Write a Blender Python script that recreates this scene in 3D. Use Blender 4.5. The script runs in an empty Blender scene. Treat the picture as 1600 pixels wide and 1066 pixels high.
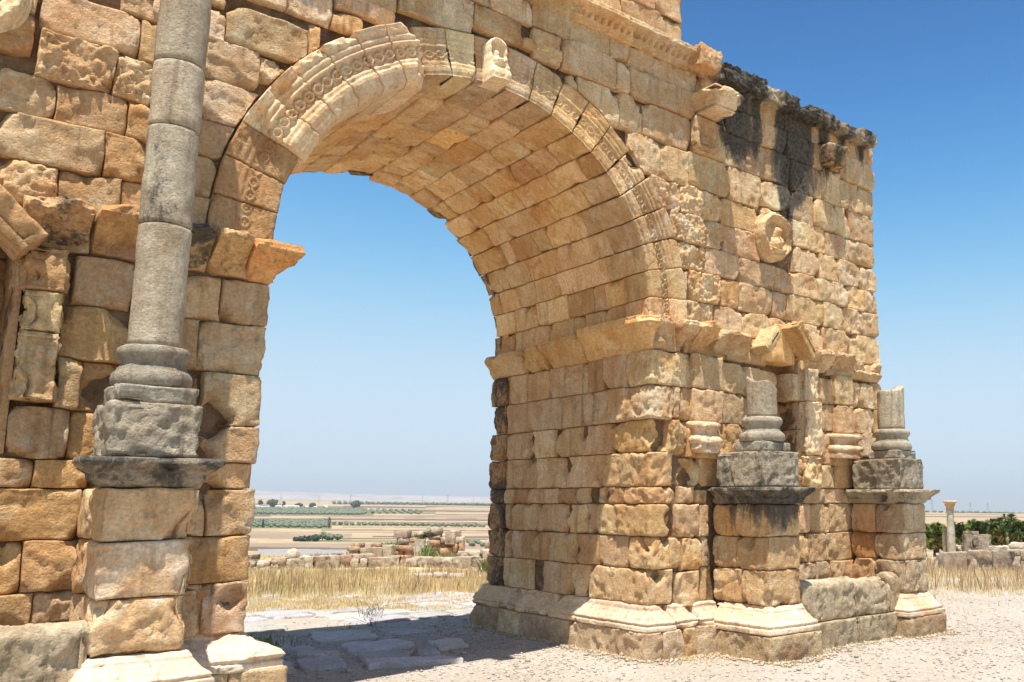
import bpy, math, random
import numpy as np
random.seed(11)
PI = math.pi
C = bpy.context.scene.collection
SC = bpy.context.scene

# ------------------------------------------------------------------ camera, sky, sun, exposure
cam_d = bpy.data.cameras.new('camera')
cam = bpy.data.objects.new('camera', cam_d); C.objects.link(cam)
cam.location = (-2.186, -7.523, 1.692)
cam.rotation_euler = (math.radians(90 + 8.236), 0, math.radians(-42.864))
cam_d.sensor_width = 36; cam_d.lens = 30.99
cam_d.shift_x = -0.1821; cam_d.shift_y = 0.0318
cam_d.clip_start = 0.05; cam_d.clip_end = 60000
SC.camera = cam

SUN = np.array([-1.0, -1.25, 5.6]); SUN /= np.linalg.norm(SUN)
SKY_GRADE = ((2.04, 3.12, 4.4), (2.44, 4.0, 4.0), (3.22, 4.6, 6.0))
world = bpy.data.worlds.new('World'); SC.world = world; world.use_nodes = True
wn = world.node_tree; wn.nodes.clear()
sky = wn.nodes.new('ShaderNodeTexSky'); sky.sky_type = 'NISHITA'; sky.sun_disc = False
sky.sun_elevation = math.asin(SUN[2]); sky.sun_rotation = math.atan2(SUN[0], SUN[1])
sky.altitude = 400; sky.air_density = 1.0; sky.dust_density = 0.6; sky.ozone_density = 2.2
bg = wn.nodes.new('ShaderNodeBackground'); bg.inputs['Strength'].default_value = 0.13
wo = wn.nodes.new('ShaderNodeOutputWorld')
# deepen the clear-sky blue evenly over the whole dome (per channel contrast of the Nishita sky)
sp_ = wn.nodes.new('ShaderNodeSeparateColor'); cb_ = wn.nodes.new('ShaderNodeCombineColor'); wn.links.new(sky.outputs[0], sp_.inputs[0])
def wmath(op, a_, b_):
    n_ = wn.nodes.new('ShaderNodeMath'); n_.operation = op
    for k_, v_ in enumerate((a_, b_)):
        if isinstance(v_, (int, float)): n_.inputs[k_].default_value = v_
        else: wn.links.new(v_, n_.inputs[k_])
    return n_.outputs[0]
for i_, (ref, top, pw) in enumerate(SKY_GRADE):
    r_ = wmath('POWER', wmath('DIVIDE', sp_.outputs[i_], ref), pw)
    wn.links.new(wmath('MULTIPLY', wmath('DIVIDE', r_, wmath('ADD', r_, 1.0)), top), cb_.inputs[i_])
wn.links.new(cb_.outputs[0], bg.inputs[0]); wn.links.new(bg.outputs[0], wo.inputs[0])
sl = bpy.data.lights.new('sun', 'SUN'); sl.energy = 5.0; sl.angle = math.radians(0.5); sl.color = (1.0, 0.95, 0.87)
so = bpy.data.objects.new('sun', sl); C.objects.link(so)
from mathutils import Vector
so.rotation_euler = Vector(SUN).to_track_quat('Z', 'Y').to_euler()
so.location = (0, 0, 30)
SC.view_settings.view_transform = 'Standard'; SC.view_settings.look = 'None'
SC.view_settings.gamma = 1.0; SC.view_settings.use_curve_mapping = False
SC.view_settings.exposure = 0.7
SC.cycles.max_bounces = 6; SC.cycles.diffuse_bounces = 4; SC.cycles.volume_bounces = 0

# ------------------------------------------------------------------ numeric noise
def _hash(ix, iy, iz, s):
    h = (ix.astype(np.int64) * 374761393 + iy.astype(np.int64) * 668265263 + iz.astype(np.int64) * 2147483647 + s * 144269504) & 0xffffffff
    h = ((h ^ (h >> 13)) * 1274126177) & 0xffffffff
    h = (h ^ (h >> 16)) & 0xffff
    return h / 32767.5 - 1.0
def vnoise(P, s=0):
    P = np.asarray(P, float); f = np.floor(P); t = P - f; t = t * t * t * (t * (t * 6 - 15) + 10)
    x, y, z = f[..., 0], f[..., 1], f[..., 2]; u, v, w = t[..., 0], t[..., 1], t[..., 2]
    r = 0
    for dx in (0, 1):
        for dy in (0, 1):
            for dz in (0, 1):
                k = (u if dx else 1 - u) * (v if dy else 1 - v) * (w if dz else 1 - w)
                r = r + k * _hash(x + dx, y + dy, z + dz, s)
    return r
def fbm(P, s=0, o=3, g=.5):
    r = 0; a = 1; n = 0
    for i in range(o):
        r = r + a * vnoise(np.asarray(P) * (2.03 ** i), s + i * 7); n += a; a *= g
    return r / n
def sstep(a, b, x):
    t = np.clip((x - a) / (b - a), 0, 1); return t * t * (3 - 2 * t)

# ------------------------------------------------------------------ object helpers
def link_mesh(name, V, F, m, parent=None, color=(1, 1, 1, 0), smooth=True, mats=None, mi=None):
    me = bpy.data.meshes.new(name)
    V = np.asarray(V, dtype=np.float32); me.vertices.add(len(V)); me.vertices.foreach_set('co', V.ravel())
    if isinstance(F, np.ndarray):
        n = len(F); k = F.shape[1]
        me.loops.add(n * k); me.loops.foreach_set('vertex_index', F.astype(np.int32).ravel())
        me.polygons.add(n); me.polygons.foreach_set('loop_start', np.arange(0, n * k, k, dtype=np.int32))
    else:
        n = len(F); tot = [len(f) for f in F]
        me.loops.add(sum(tot)); me.loops.foreach_set('vertex_index', np.array([i for f in F for i in f], dtype=np.int32))
        me.polygons.add(n); st = np.concatenate([[0], np.cumsum(tot)[:-1]]).astype(np.int32)
        me.polygons.foreach_set('loop_start', st)
    me.update(calc_edges=True)
    if smooth: me.polygons.foreach_set('use_smooth', np.ones(n, dtype=bool))
    if mats:
        for x in mats: me.materials.append(x)
        me.polygons.foreach_set('material_index', np.asarray(mi, dtype=np.int32))
    else: me.materials.append(m)
    o = bpy.data.objects.new(name, me); C.objects.link(o)
    o.color = color
    if parent: o.parent = parent
    return o
def tag(o, label=None, cat=None, group=None, kind=None):
    if label: o['label'] = label
    if cat: o['category'] = cat
    if group: o['group'] = group
    if kind: o['kind'] = kind
    return o
def thing(name, loc, label, cat, group=None):
    o = bpy.data.objects.new(name, None); C.objects.link(o); o.location = loc; o.empty_display_size = .2
    return tag(o, label, cat, group)
def under(o, parent):
    # keeps world placement: every parent used here is unrotated
    o.parent = parent
    o.location = (-parent.location[0], -parent.location[1], -parent.location[2])
    if parent.parent: o.location = (-parent.location[0]-parent.parent.location[0], -parent.location[1]-parent.parent.location[1], -parent.location[2]-parent.parent.location[2])
    return o

# ------------------------------------------------------------------ materials
def new_mat(name):
    m = bpy.data.materials.new(name); m.use_nodes = True; nt = m.node_tree; nt.nodes.clear()
    out = nt.nodes.new('ShaderNodeOutputMaterial'); b = nt.nodes.new('ShaderNodeBsdfPrincipled')
    nt.links.new(b.outputs[0], out.inputs[0]); b.inputs['Roughness'].default_value = .92
    b.inputs['Specular IOR Level'].default_value = .15
    return m, nt, b
class NB:
    def __init__(s, nt): s.nt = nt
    def n(s, t, **k):
        x = s.nt.nodes.new(t)
        for a, v in k.items(): setattr(x, a, v)
        return x
    def l(s, a, b): s.nt.links.new(a, b)
    def val(s, x, sock):
        if isinstance(x, (int, float)): sock.default_value = x
        elif isinstance(x, tuple): sock.default_value = x if len(x) == 4 or sock.type == 'VECTOR' else (*x, 1)
        else: s.l(x, sock)
    def math(s, op, a, b=0.0, c=None, clamp=False):
        x = s.n('ShaderNodeMath', operation=op); x.use_clamp = clamp
        s.val(a, x.inputs[0]); s.val(b, x.inputs[1])
        if c is not None: s.val(c, x.inputs[2])
        return x.outputs[0]
    def vm(s, op, a, b=(0, 0, 0)):
        x = s.n('ShaderNodeVectorMath', operation=op); s.val(a, x.inputs[0]); s.val(b, x.inputs[1]); return x.outputs[0]
    def noise(s, vec, scale, detail=4, rough=.55, dist=0):
        x = s.n('ShaderNodeTexNoise'); s.l(vec, x.inputs['Vector']); x.inputs['Scale'].default_value = scale
        x.inputs['Detail'].default_value = detail; x.inputs['Roughness'].default_value = rough; x.inputs['Distortion'].default_value = dist
        return x.outputs[0]
    def ramp(s, f, a, b):
        x = s.n('ShaderNodeMapRange'); x.interpolation_type = 'SMOOTHSTEP'; s.l(f, x.inputs[0])
        s.val(a, x.inputs[1]); s.val(b, x.inputs[2]); return x.outputs[0]
    def mix(s, f, a, b, mode='MIX'):
        x = s.n('ShaderNodeMix', data_type='RGBA', blend_type=mode); s.val(f, x.inputs[0]); s.val(a, x.inputs[6]); s.val(b, x.inputs[7]); return x.outputs[2]
    def bump(s, h, strength, dist, bsdf, prev=None):
        x = s.n('ShaderNodeBump'); x.inputs['Strength'].default_value = strength; x.inputs['Distance'].default_value = dist
        s.l(h, x.inputs['Height'])
        if prev: s.l(prev, x.inputs['Normal'])
        if bsdf: s.l(x.outputs[0], bsdf.inputs['Normal'])
        return x.outputs[0]

STAIN = 1.0
def stone_mat(name, light, mid, stain, pale, rust=.5, streak=.35, pit=1.0):
    m, nt, b = new_mat(name); q = NB(nt)
    geo = q.n('ShaderNodeNewGeometry'); oi = q.n('ShaderNodeObjectInfo')
    pos = geo.outputs['Position']; rnd = oi.outputs['Random']
    off = q.vm('SCALE', (37.1, 51.7, 23.3)); off.node.inputs['Scale'].default_value = 1
    q.l(rnd, off.node.inputs['Scale'])
    p1 = q.vm('ADD', pos, off)
    big = q.noise(p1, 1.7, 5, .6, .6); med = q.noise(p1, 6.5, 6, .62, .4); fine = q.noise(pos, 38, 5, .65)
    col = q.mix(q.ramp(big, .36, .64), mid, light)
    col = q.mix(q.math('MULTIPLY', q.ramp(med, .52, .72), .75), col, pale)
    r2 = q.noise(q.vm('ADD', p1, (9, 4, 7)), 3.1, 6, .68, 1.2)
    col = q.mix(q.math('MULTIPLY', q.ramp(r2, .50, .70), rust), col, stain)
    # vertical rain streaks
    sv = q.vm('MULTIPLY', p1, (9, 9, .8)); st = q.noise(sv, 1.0, 5, .6, .3)
    col = q.mix(q.math('MULTIPLY', q.ramp(st, .50, .74), streak), col, tuple(c * .34 for c in stain))
    sv2 = q.vm('MULTIPLY', q.vm('ADD', p1, (3, 8, 1)), (14, 14, .9)); st2 = q.noise(sv2, 1.0, 4, .6, .2)
    col = q.mix(q.math('MULTIPLY', q.ramp(st2, .56, .78), .35), col, pale)
    # stains and bleached patches that run across several stones
    wn_ = q.noise(q.vm('MULTIPLY', pos, (1.1, 1.1, .75)), 1.0, 8, .66, .8)
    col = q.mix(q.math('MULTIPLY', q.ramp(wn_, .50, .66), .55 * STAIN), col, tuple(c * 1.05 for c in stain))
    wp_ = q.noise(q.vm('MULTIPLY', q.vm('ADD', pos, (7, 3, 5)), (1.5, 1.5, .9)), 1.0, 8, .7, .9)
    col = q.mix(q.math('MULTIPLY', q.ramp(wp_, .53, .68), .55 * STAIN), col, tuple(min(c * 1.1, .8) for c in pale))
    ws_ = q.noise(q.vm('MULTIPLY', pos, (12, 12, .6)), 1.0, 6, .62, .25)
    col = q.mix(q.math('MULTIPLY', q.math('MULTIPLY', q.ramp(ws_, .54, .70), q.ramp(big, .4, .6)), .55 * STAIN), col, tuple(c * .45 for c in stain))
    # value change per stone and fine grain
    br = q.math('MULTIPLY_ADD', rnd, .26, .88)
    br = q.math('MULTIPLY', br, q.math('MULTIPLY_ADD', fine, 1.1, .45))
    col = q.mix(1.0, col, br, 'MULTIPLY') if False else q.vm('SCALE', col)
    q.l(br, col.node.inputs['Scale'])
    col = q.mix(1.0, col, oi.outputs['Color'], 'MULTIPLY')
    # dark lichen crust, amount carried by the object's alpha
    ln = q.noise(q.vm('MULTIPLY', pos, (3.2, 3.2, 1.5)), 1.0, 8, .72, .5)
    ln2 = q.noise(pos, 22, 6, .7)
    la = q.math('ADD', q.math('MULTIPLY_ADD', oi.outputs['Alpha'], .62, -.42), q.math('ADD', ln, q.math('MULTIPLY_ADD', ln2, .5, -.25)))
    lm = q.ramp(la, .42, .60)
    lm = q.math('MULTIPLY', lm, q.ramp(oi.outputs['Alpha'], 0.0, .12))
    # black weathering where rain runs off the broken cornice and below the pedestal cornices
    sx = q.n('ShaderNodeSeparateXYZ'); q.l(pos, sx.inputs[0]); X_, Y_, Z_ = sx.outputs
    tot = None
    def add(t):
        nonlocal tot
        tot = t if tot is None else q.math('ADD', tot, t)
    for cx_, sg_, z0_, amp_ in ((5.32, .34, 6.05, 1.35), (5.80, .13, 6.0, .9), (6.62, .46, 5.70, 1.5), (6.40, .15, 4.75, 1.0), (5.55, .10, 5.1, .6), (7.25, .12, 6.2, .8), (7.62, .16, 6.45, .9), (8.05, .18, 6.5, .8)):
        gx_ = q.math('DIVIDE', q.math('SUBTRACT', X_, cx_), sg_); gx_ = q.math('EXPONENT', q.math('MULTIPLY', q.math('MULTIPLY', gx_, gx_), -1.0))
        add(q.math('MULTIPLY', q.math('MULTIPLY', gx_, amp_), q.ramp(Z_, z0_ - .35, z0_ + .35)))
    front_ = q.ramp(q.math('MULTIPLY', Y_, -1.0), .18, .32)
    pz_ = q.math('MULTIPLY', q.ramp(Z_, .95, 1.75), q.math('SUBTRACT', 1.0, q.ramp(Z_, 1.78, 1.95)))
    px_ = q.math('MULTIPLY', q.ramp(X_, 4.6, 5.0), q.math('SUBTRACT', 1.0, q.ramp(X_, 5.75, 6.0)))
    add(q.math('MULTIPLY', q.math('MULTIPLY', q.math('MULTIPLY', pz_, px_), front_), .95))
    sn_ = q.noise(q.vm('MULTIPLY', pos, (5.5, 5.5, .9)), 1.0, 6, .62, .3)
    wall_ = q.ramp(q.math('ADD', q.math('ADD', q.math('MULTIPLY', tot, .62), q.math('MULTIPLY_ADD', sn_, 1.1, -.62)), q.math('MULTIPLY_ADD', ln2, .5, -.25)), .22, .52)
    lm = q.math('MAXIMUM', lm, q.math('MULTIPLY', wall_, q.ramp(tot, .05, .3)))
    col = q.mix(q.math('MULTIPLY', lm, .93), col, q.mix(q.ramp(ln2, .35, .7), (.035, .032, .028), (.13, .115, .095)))
    # thin pale and black mineral flecks
    sp = q.noise(pos, 75, 3, .6)
    col = q.mix(q.math('MULTIPLY', q.ramp(sp, .66, .78), .35), col, (.08, .06, .04))
    q.l(col, b.inputs['Base Color'])
    vo = q.n('ShaderNodeTexVoronoi'); vo.inputs['Scale'].default_value = 46; q.l(pos, vo.inputs['Vector'])
    pn = q.noise(pos, 60, 8, .72)
    h1 = q.math('ADD', q.math('MULTIPLY', q.math('MINIMUM', vo.outputs[0], .5), .7), pn)
    n1 = q.bump(q.noise(pos, 16, 8, .70), .8 * pit, .035, None)
    q.bump(h1, .85 * pit, .014, b, n1)
    return m
M_stone = stone_mat('golden_limestone', (.71, .49, .275), (.60, .375, .185), (.46, .215, .08), (.76, .62, .43), rust=.50, streak=.34)
M_vault = stone_mat('ochre_limestone', (.76, .53, .29), (.66, .41, .19), (.50, .24, .08), (.80, .65, .45), rust=.55, streak=.22, pit=.6)
M_pale = stone_mat('pale_carved_limestone', (.69, .51, .32), (.61, .41, .235), (.46, .24, .11), (.73, .60, .43), rust=.25, streak=.18, pit=.35)
M_grey = stone_mat('grey_limestone', (.47, .415, .325), (.37, .315, .235), (.25, .175, .11), (.56, .50, .40), rust=.4, streak=.6, pit=1.0)
M_rub = stone_mat('rubble_limestone', (.52, .43, .31), (.38, .29, .20), (.28, .15, .09), (.60, .54, .45), rust=.5, streak=.1, pit=1.2)

def simple_mat(name, c1, c2, scale, c3=None, s3=1, bump=(.4, .02, 20)):
    m, nt, b = new_mat(name); q = NB(nt); pos = q.n('ShaderNodeNewGeometry').outputs['Position']
    col = q.mix(q.ramp(q.noise(pos, scale, 6, .6), .35, .65), c1, c2)
    if c3: col = q.mix(q.ramp(q.noise(pos, s3, 5, .6), .5, .68), col, c3)
    q.l(col, b.inputs['Base Color'])
    if bump: q.bump(q.noise(pos, bump[2], 6, .65), bump[0], bump[1], b)
    return m
M_mortar = simple_mat('earth_mortar', (.34, .215, .12), (.22, .13, .07), 9, (.42, .30, .19), 6, (1.0, .08, 22))

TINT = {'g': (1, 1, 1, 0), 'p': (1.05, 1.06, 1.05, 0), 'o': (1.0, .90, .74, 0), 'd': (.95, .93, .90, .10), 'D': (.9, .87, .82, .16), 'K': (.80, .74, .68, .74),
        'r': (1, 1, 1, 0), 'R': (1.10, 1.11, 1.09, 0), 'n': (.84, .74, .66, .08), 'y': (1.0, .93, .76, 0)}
def tint(t, jit=.06):
    c = TINT[t]; k = 1 + random.uniform(-jit, jit)
    return (c[0] * k, c[1] * k * (1 + random.uniform(-.03, .03)), c[2] * k * (1 + random.uniform(-.06, .06)), c[3])

# ------------------------------------------------------------------ mappings: (along, up, out) -> world
class Path:
    """ walls along a plan polyline; stone outside is on the right hand of the direction of travel """
    def __init__(s, pts, ref=0):
        s.p = np.array(pts, float); d = np.diff(s.p, axis=0); s.L = np.hypot(d[:, 0], d[:, 1]); s.t = d / s.L[:, None]
        s.n = np.stack([s.t[:, 1], -s.t[:, 0]], 1); s.s = np.concatenate([[0], np.cumsum(s.L)]) ; s.ref = s.s[ref]
        s.corners = [c - s.ref for c in s.s[1:-1]]
    def __call__(s, A, B, H):
        a = A + s.ref; i = np.clip(np.searchsorted(s.s, a - 1e-6) - 1, 0, len(s.L) - 1)
        base = s.p[i] + s.t[i] * (a - s.s[i])[..., None]; N = s.n[i].copy()
        for k in range(1, len(s.L)):
            c = np.abs(a - s.s[k]) < 1e-4
            if c.any():
                m = s.n[k - 1] + s.n[k]; N[c] = m
        P = base + N * H[..., None]
        return np.stack([P[..., 0], P[..., 1], B], -1)
CX, ZC, RI, DEP, W = 2.034, 3.80, 2.034, 3.39, 4.068
def vault(A, B, H):
    """ A: depth y, B: arc length on the intrados from the left springing, H: towards the centre """
    th = B / RI; r = RI - H
    return np.stack([CX - r * np.cos(th), A + 0 * B, ZC + r * np.sin(th)], -1)
def ring(A, B, H):
    """ archivolt: A arc length at the intrados, B<0 along the soffit depth, B>0 radius beyond the intrados on the front """
    th = A / RI; front = B >= -1e-6; corner = np.abs(B) < 1e-4
    r = np.where(front, RI + np.maximum(B, 0), RI - H); y = np.where(front, -H, -B)
    r = np.where(corner, RI - np.maximum(H, 0) * .5, r)
    return np.stack([CX - r * np.cos(th), y, ZC + r * np.sin(th)], -1)

def axis(a0, a1, step, extra=(), rnd=.035, close=True):
    v = set(np.round(np.linspace(a0, a1, max(2, int(math.ceil((a1 - a0) / step)) + 1)), 5))
    if close:
        for e in (.005, .014, rnd):
            if a1 - a0 > 3 * e: v.add(round(a0 + e, 5)); v.add(round(a1 - e, 5))
    keep = []
    ex = [e for e in extra if a0 + .005 < e < a1 - .005]
    for e in ex:
        v = {x for x in v if abs(x - e) > .012}
        for dd in (-.012, 0, .012): v.add(round(e + dd, 5))
    return np.array(sorted(v))
PID = [0]
def patch(name, M, a0, a1, b0, b1, m, parent, proud=0., step=.03, bstep=None, rnd=.015, rough=1., gap=.004, corners=(), bcorners=(), prof=None,
          color=(1, 1, 1, 0), depth=.28, chips=.5, wob=.012, bites=(), clip=None, relief=None, slope=1., closeends=True, nolink=False, tilt=.006):
    PID[0] += 1; sd = PID[0]; R = random.Random(sd * 77 + 5)
    a0 += gap; a1 -= gap; b0 += gap; b1 -= gap
    if a1 - a0 < .04 or b1 - b0 < .04: return None
    av = axis(a0, a1, step, corners, rnd); bv = axis(b0, b1, bstep or step, bcorners, rnd)
    A, B = np.meshgrid(av, bv, indexing='ij')
    de = np.minimum(np.minimum(A - a0, a1 - A), np.minimum(B - b0, b1 - B))
    P0 = M(A, B, np.zeros_like(A))
    if clip is not None: A, B = clip(A, B); P0 = M(A, B, np.zeros_like(A))
    if R.random() < .14: rnd *= 2.0
    e = np.clip(de / (rnd * (1 + .6 * fbm(P0 * 8 + 2, 17, 2))), 0, 1); h = np.full_like(A, proud) - rnd * .42 * (1 - np.sqrt(np.maximum(1 - (1 - e) ** 2, 0)))
    P = P0 + sd * 0.0
    n = fbm(P * 5.5 + sd * 3.7, 1, 3) * .008 + sstep(.02, .055, fbm(P * 4.2 + sd * 2.3, 27, 3)) * .007 - sstep(.16, .19, fbm(P * 6.5 + sd * 1.9, 28, 3)) * .012 + fbm(P * 19, 2, 3) * .0065 + vnoise(P * 47, 5) * .0022
    if rough > 1: n = n + (np.abs(vnoise(P * 30 + 3, 9)) * .012 + vnoise(P * 55, 10) * .006 - .003) * min(rough - 1, 1.2)
    h += n * rough
    h += tilt * R.uniform(-1, 1) * (A - (a0 + a1) / 2) / max(.2, a1 - a0) * 2 + tilt * R.uniform(-1, 1) * (B - (b0 + b1) / 2) / max(.2, b1 - b0) * 2
    if prof is not None: h += prof(A, B, P0)
    for (ca, cb) in ((a0, b0), (a0, b1), (a1, b0), (a1, b1)):
        if R.random() < chips:
            sz = R.uniform(.04, .13) * min(1, (min(a1 - a0, b1 - b0)) / .3); k = R.uniform(.6, 1.6)
            dd = sz * (1 + .5 * fbm(P * 12, 6, 2)) - (np.abs(A - ca) * R.uniform(.6, 1.4) + np.abs(B - cb) * R.uniform(.6, 1.4))
            h -= np.maximum(dd, 0) * k
    if R.random() < chips:   # a spalled length of edge
        ec = R.uniform(a0, a1); bb = R.choice([b0, b1]); L = R.uniform(.06, .16)
        dd = .045 * np.exp(-((A - ec) / L) ** 2) * (1 + fbm(P * 14, 8, 2)) - np.abs(B - bb)
        h -= np.maximum(dd, 0) * 1.2
    for (ba, bb, br, bd) in bites:
        Pb = P + sd * 1.7
        rr = (np.abs(A - ba) * 1.1 + np.abs(B - bb) * .9) * .5 / br + np.hypot(A - ba, B - bb) * .55 / br + .30 * fbm(Pb * 7, 12, 3)
        h -= bd * np.clip((1 - rr) * 2.2, 0, 1) * (1 - .45 * np.abs(vnoise(Pb * 8, 13)) + .30 * fbm(Pb * 24, 14, 2))
    for c in corners:
        if a0 < c < a1: h -= np.where(np.abs(A - c) < .0135, np.where(np.abs(A - c) < .001, .011, .003), 0) * (1 + fbm(P * 9, 15, 2))
    if relief is not None: h += relief(A, B)
    h = np.maximum(h, -depth * .8)
    wa = fbm(P0 * 6 + 11, 21, 2) * wob; wb = fbm(P0 * 6 + 31, 22, 2) * wob
    fixa = np.zeros_like(A, bool); fixb = np.zeros_like(A, bool)
    for c in corners: fixa |= np.abs(A - c) < .03
    for c in bcorners: fixb |= np.abs(B - c) < .03
    A2 = np.where(fixa, A, A + wa); B2 = np.where(fixb, B, B + wb)
    V = M(A2, B2, h).reshape(-1, 3)
    na, nb = A.shape; idx = np.arange(na * nb).reshape(na, nb)
    F = np.stack([idx[:-1, :-1], idx[1:, :-1], idx[1:, 1:], idx[:-1, 1:]], -1).reshape(-1, 4)
    lp = np.concatenate([idx[:, 0], idx[-1, 1:], idx[::-1, -1][1:], idx[0, ::-1][1:-1]])
    Vs = M(A2, B2, np.full_like(A, -depth)).reshape(-1, 3)[lp]
    k = np.arange(len(lp)); k2 = np.roll(k, -1); off = na * nb
    S = np.stack([lp[k], off + k, off + k2, lp[k2]], -1)
    V = np.concatenate([V, Vs]); F = np.concatenate([F, S])
    # winding
    c0 = V[idx[na // 2, nb // 2]]; c1 = V[idx[min(na // 2 + 1, na - 1), nb // 2]] - c0; c2 = V[idx[na // 2, min(nb // 2 + 1, nb - 1)]] - c0
    outp = M(A[na // 2:na // 2 + 1, nb // 2:nb // 2 + 1], B[na // 2:na // 2 + 1, nb // 2:nb // 2 + 1], np.array([[1.]]))[0, 0] - M(A[na // 2:na // 2 + 1, nb // 2:nb // 2 + 1], B[na // 2:na // 2 + 1, nb // 2:nb // 2 + 1], np.array([[0.]]))[0, 0]
    if np.dot(np.cross(c1, c2), outp) < 0: F = F[:, ::-1]
    if nolink: return V, F
    o = link_mesh(name, V, F, m, None, color)
    if parent: under(o, parent)
    return o
def join(name, parts, m, parent, color=(1, 1, 1, 0), kind='stuff'):
    Vs = []; Fs = []; o = 0
    for r in parts:
        if r is None: continue
        Vs.append(r[0]); Fs.append(r[1] + o); o += len(r[0])
    ob = link_mesh(name, np.concatenate(Vs), np.concatenate(Fs), m, None, color)
    if kind: ob['kind'] = kind
    if parent: under(ob, parent)
    return ob
def rock(cx, cy, cz, sx, sy, sz, rz=0, n=6, sq=.35, rough=.12, seed=0, fr=2.5):
    """ an irregular block: subdivided box pulled towards an ellipsoid and displaced """
    g = np.linspace(-1, 1, n); U, Vv = np.meshgrid(g, g, indexing='ij'); Vs = []; Fs = []; o = 0
    for ax in range(3):
        for sg in (-1, 1):
            P = np.zeros((n, n, 3)); P[..., ax] = sg; P[..., (ax + 1) % 3] = U; P[..., (ax + 2) % 3] = Vv if sg > 0 else -Vv
            Vs.append(P.reshape(-1, 3)); i = np.arange(n * n).reshape(n, n) + o; o += n * n
            Fs.append(np.stack([i[:-1, :-1], i[1:, :-1], i[1:, 1:], i[:-1, 1:]], -1).reshape(-1, 4))
    V = np.concatenate(Vs); F = np.concatenate(Fs)
    L = np.linalg.norm(V, axis=1)[:, None]; V = V * (1 - sq) + V / L * 1.25 * sq
    S = np.array([sx, sy, sz]) / 2; Pn = V * S
    nr = V / np.linalg.norm(V, axis=1)[:, None]
    V = Pn + nr * (fbm(Pn * fr / max(min(S), .05) * .35 + seed * 5.3, 3, 3)[:, None] * rough * min(S) * 2)
    c, s_ = math.cos(rz), math.sin(rz)
    V = np.stack([V[:, 0] * c - V[:, 1] * s_, V[:, 0] * s_ + V[:, 1] * c, V[:, 2]], -1) + np.array([cx, cy, cz])
    return V, F
def lathe(name, cx, cy, prof, m, parent, color=(1, 1, 1, 0), seg=64, rough=.004, flutes=0, fd=.008, top=None, smooth=True, nolink=False):
    """ prof: [(r, z)] bottom to top; top: function(angle)->height offset of the last ring """
    pr = []
    for (r0, z0), (r1, z1) in zip(prof[:-1], prof[1:]):
        k = max(1, int(math.hypot(r1 - r0, z1 - z0) / .035))
        for i in range(k): pr.append((r0 + (r1 - r0) * i / k, z0 + (z1 - z0) * i / k))
    pr.append(prof[-1]); pr = np.array(pr); t = np.linspace(0, 2 * PI, seg, endpoint=False)
    R = np.repeat(pr[:, 0][:, None], seg, 1); Z = np.repeat(pr[:, 1][:, None], seg, 1); T = np.repeat(t[None], len(pr), 0)
    if top is not None:
        zmax = pr[:, 1].max(); z0 = pr[0, 1]; Z = Z + top(T) * ((Z - z0) / (zmax - z0)) ** 3
    if flutes: R = R - fd * (0.5 + .5 * np.cos(T * flutes)) * (R > .05)
    P = np.stack([cx + R * np.cos(T), cy + R * np.sin(T), Z], -1)
    R = R + (fbm(P * 7, 31, 3) * rough * 2 + fbm(P * 22, 33, 2) * rough) * (R > .02)
    P = np.stack([cx + R * np.cos(T), cy + R * np.sin(T), Z + fbm(P * 9, 35, 2) * rough * (R < pr[:, 0].max() * .98)], -1)
    n = len(pr); idx = np.arange(n * seg).reshape(n, seg)
    F = np.stack([idx[:-1], np.roll(idx, -1, 1)[:-1], np.roll(idx, -1, 1)[1:], idx[1:]], -1).reshape(-1, 4)
    if nolink: return P.reshape(-1, 3), F
    o = link_mesh(name, P.reshape(-1, 3), F, m, None, color, smooth)
    if parent: under(o, parent)
    return o

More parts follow.
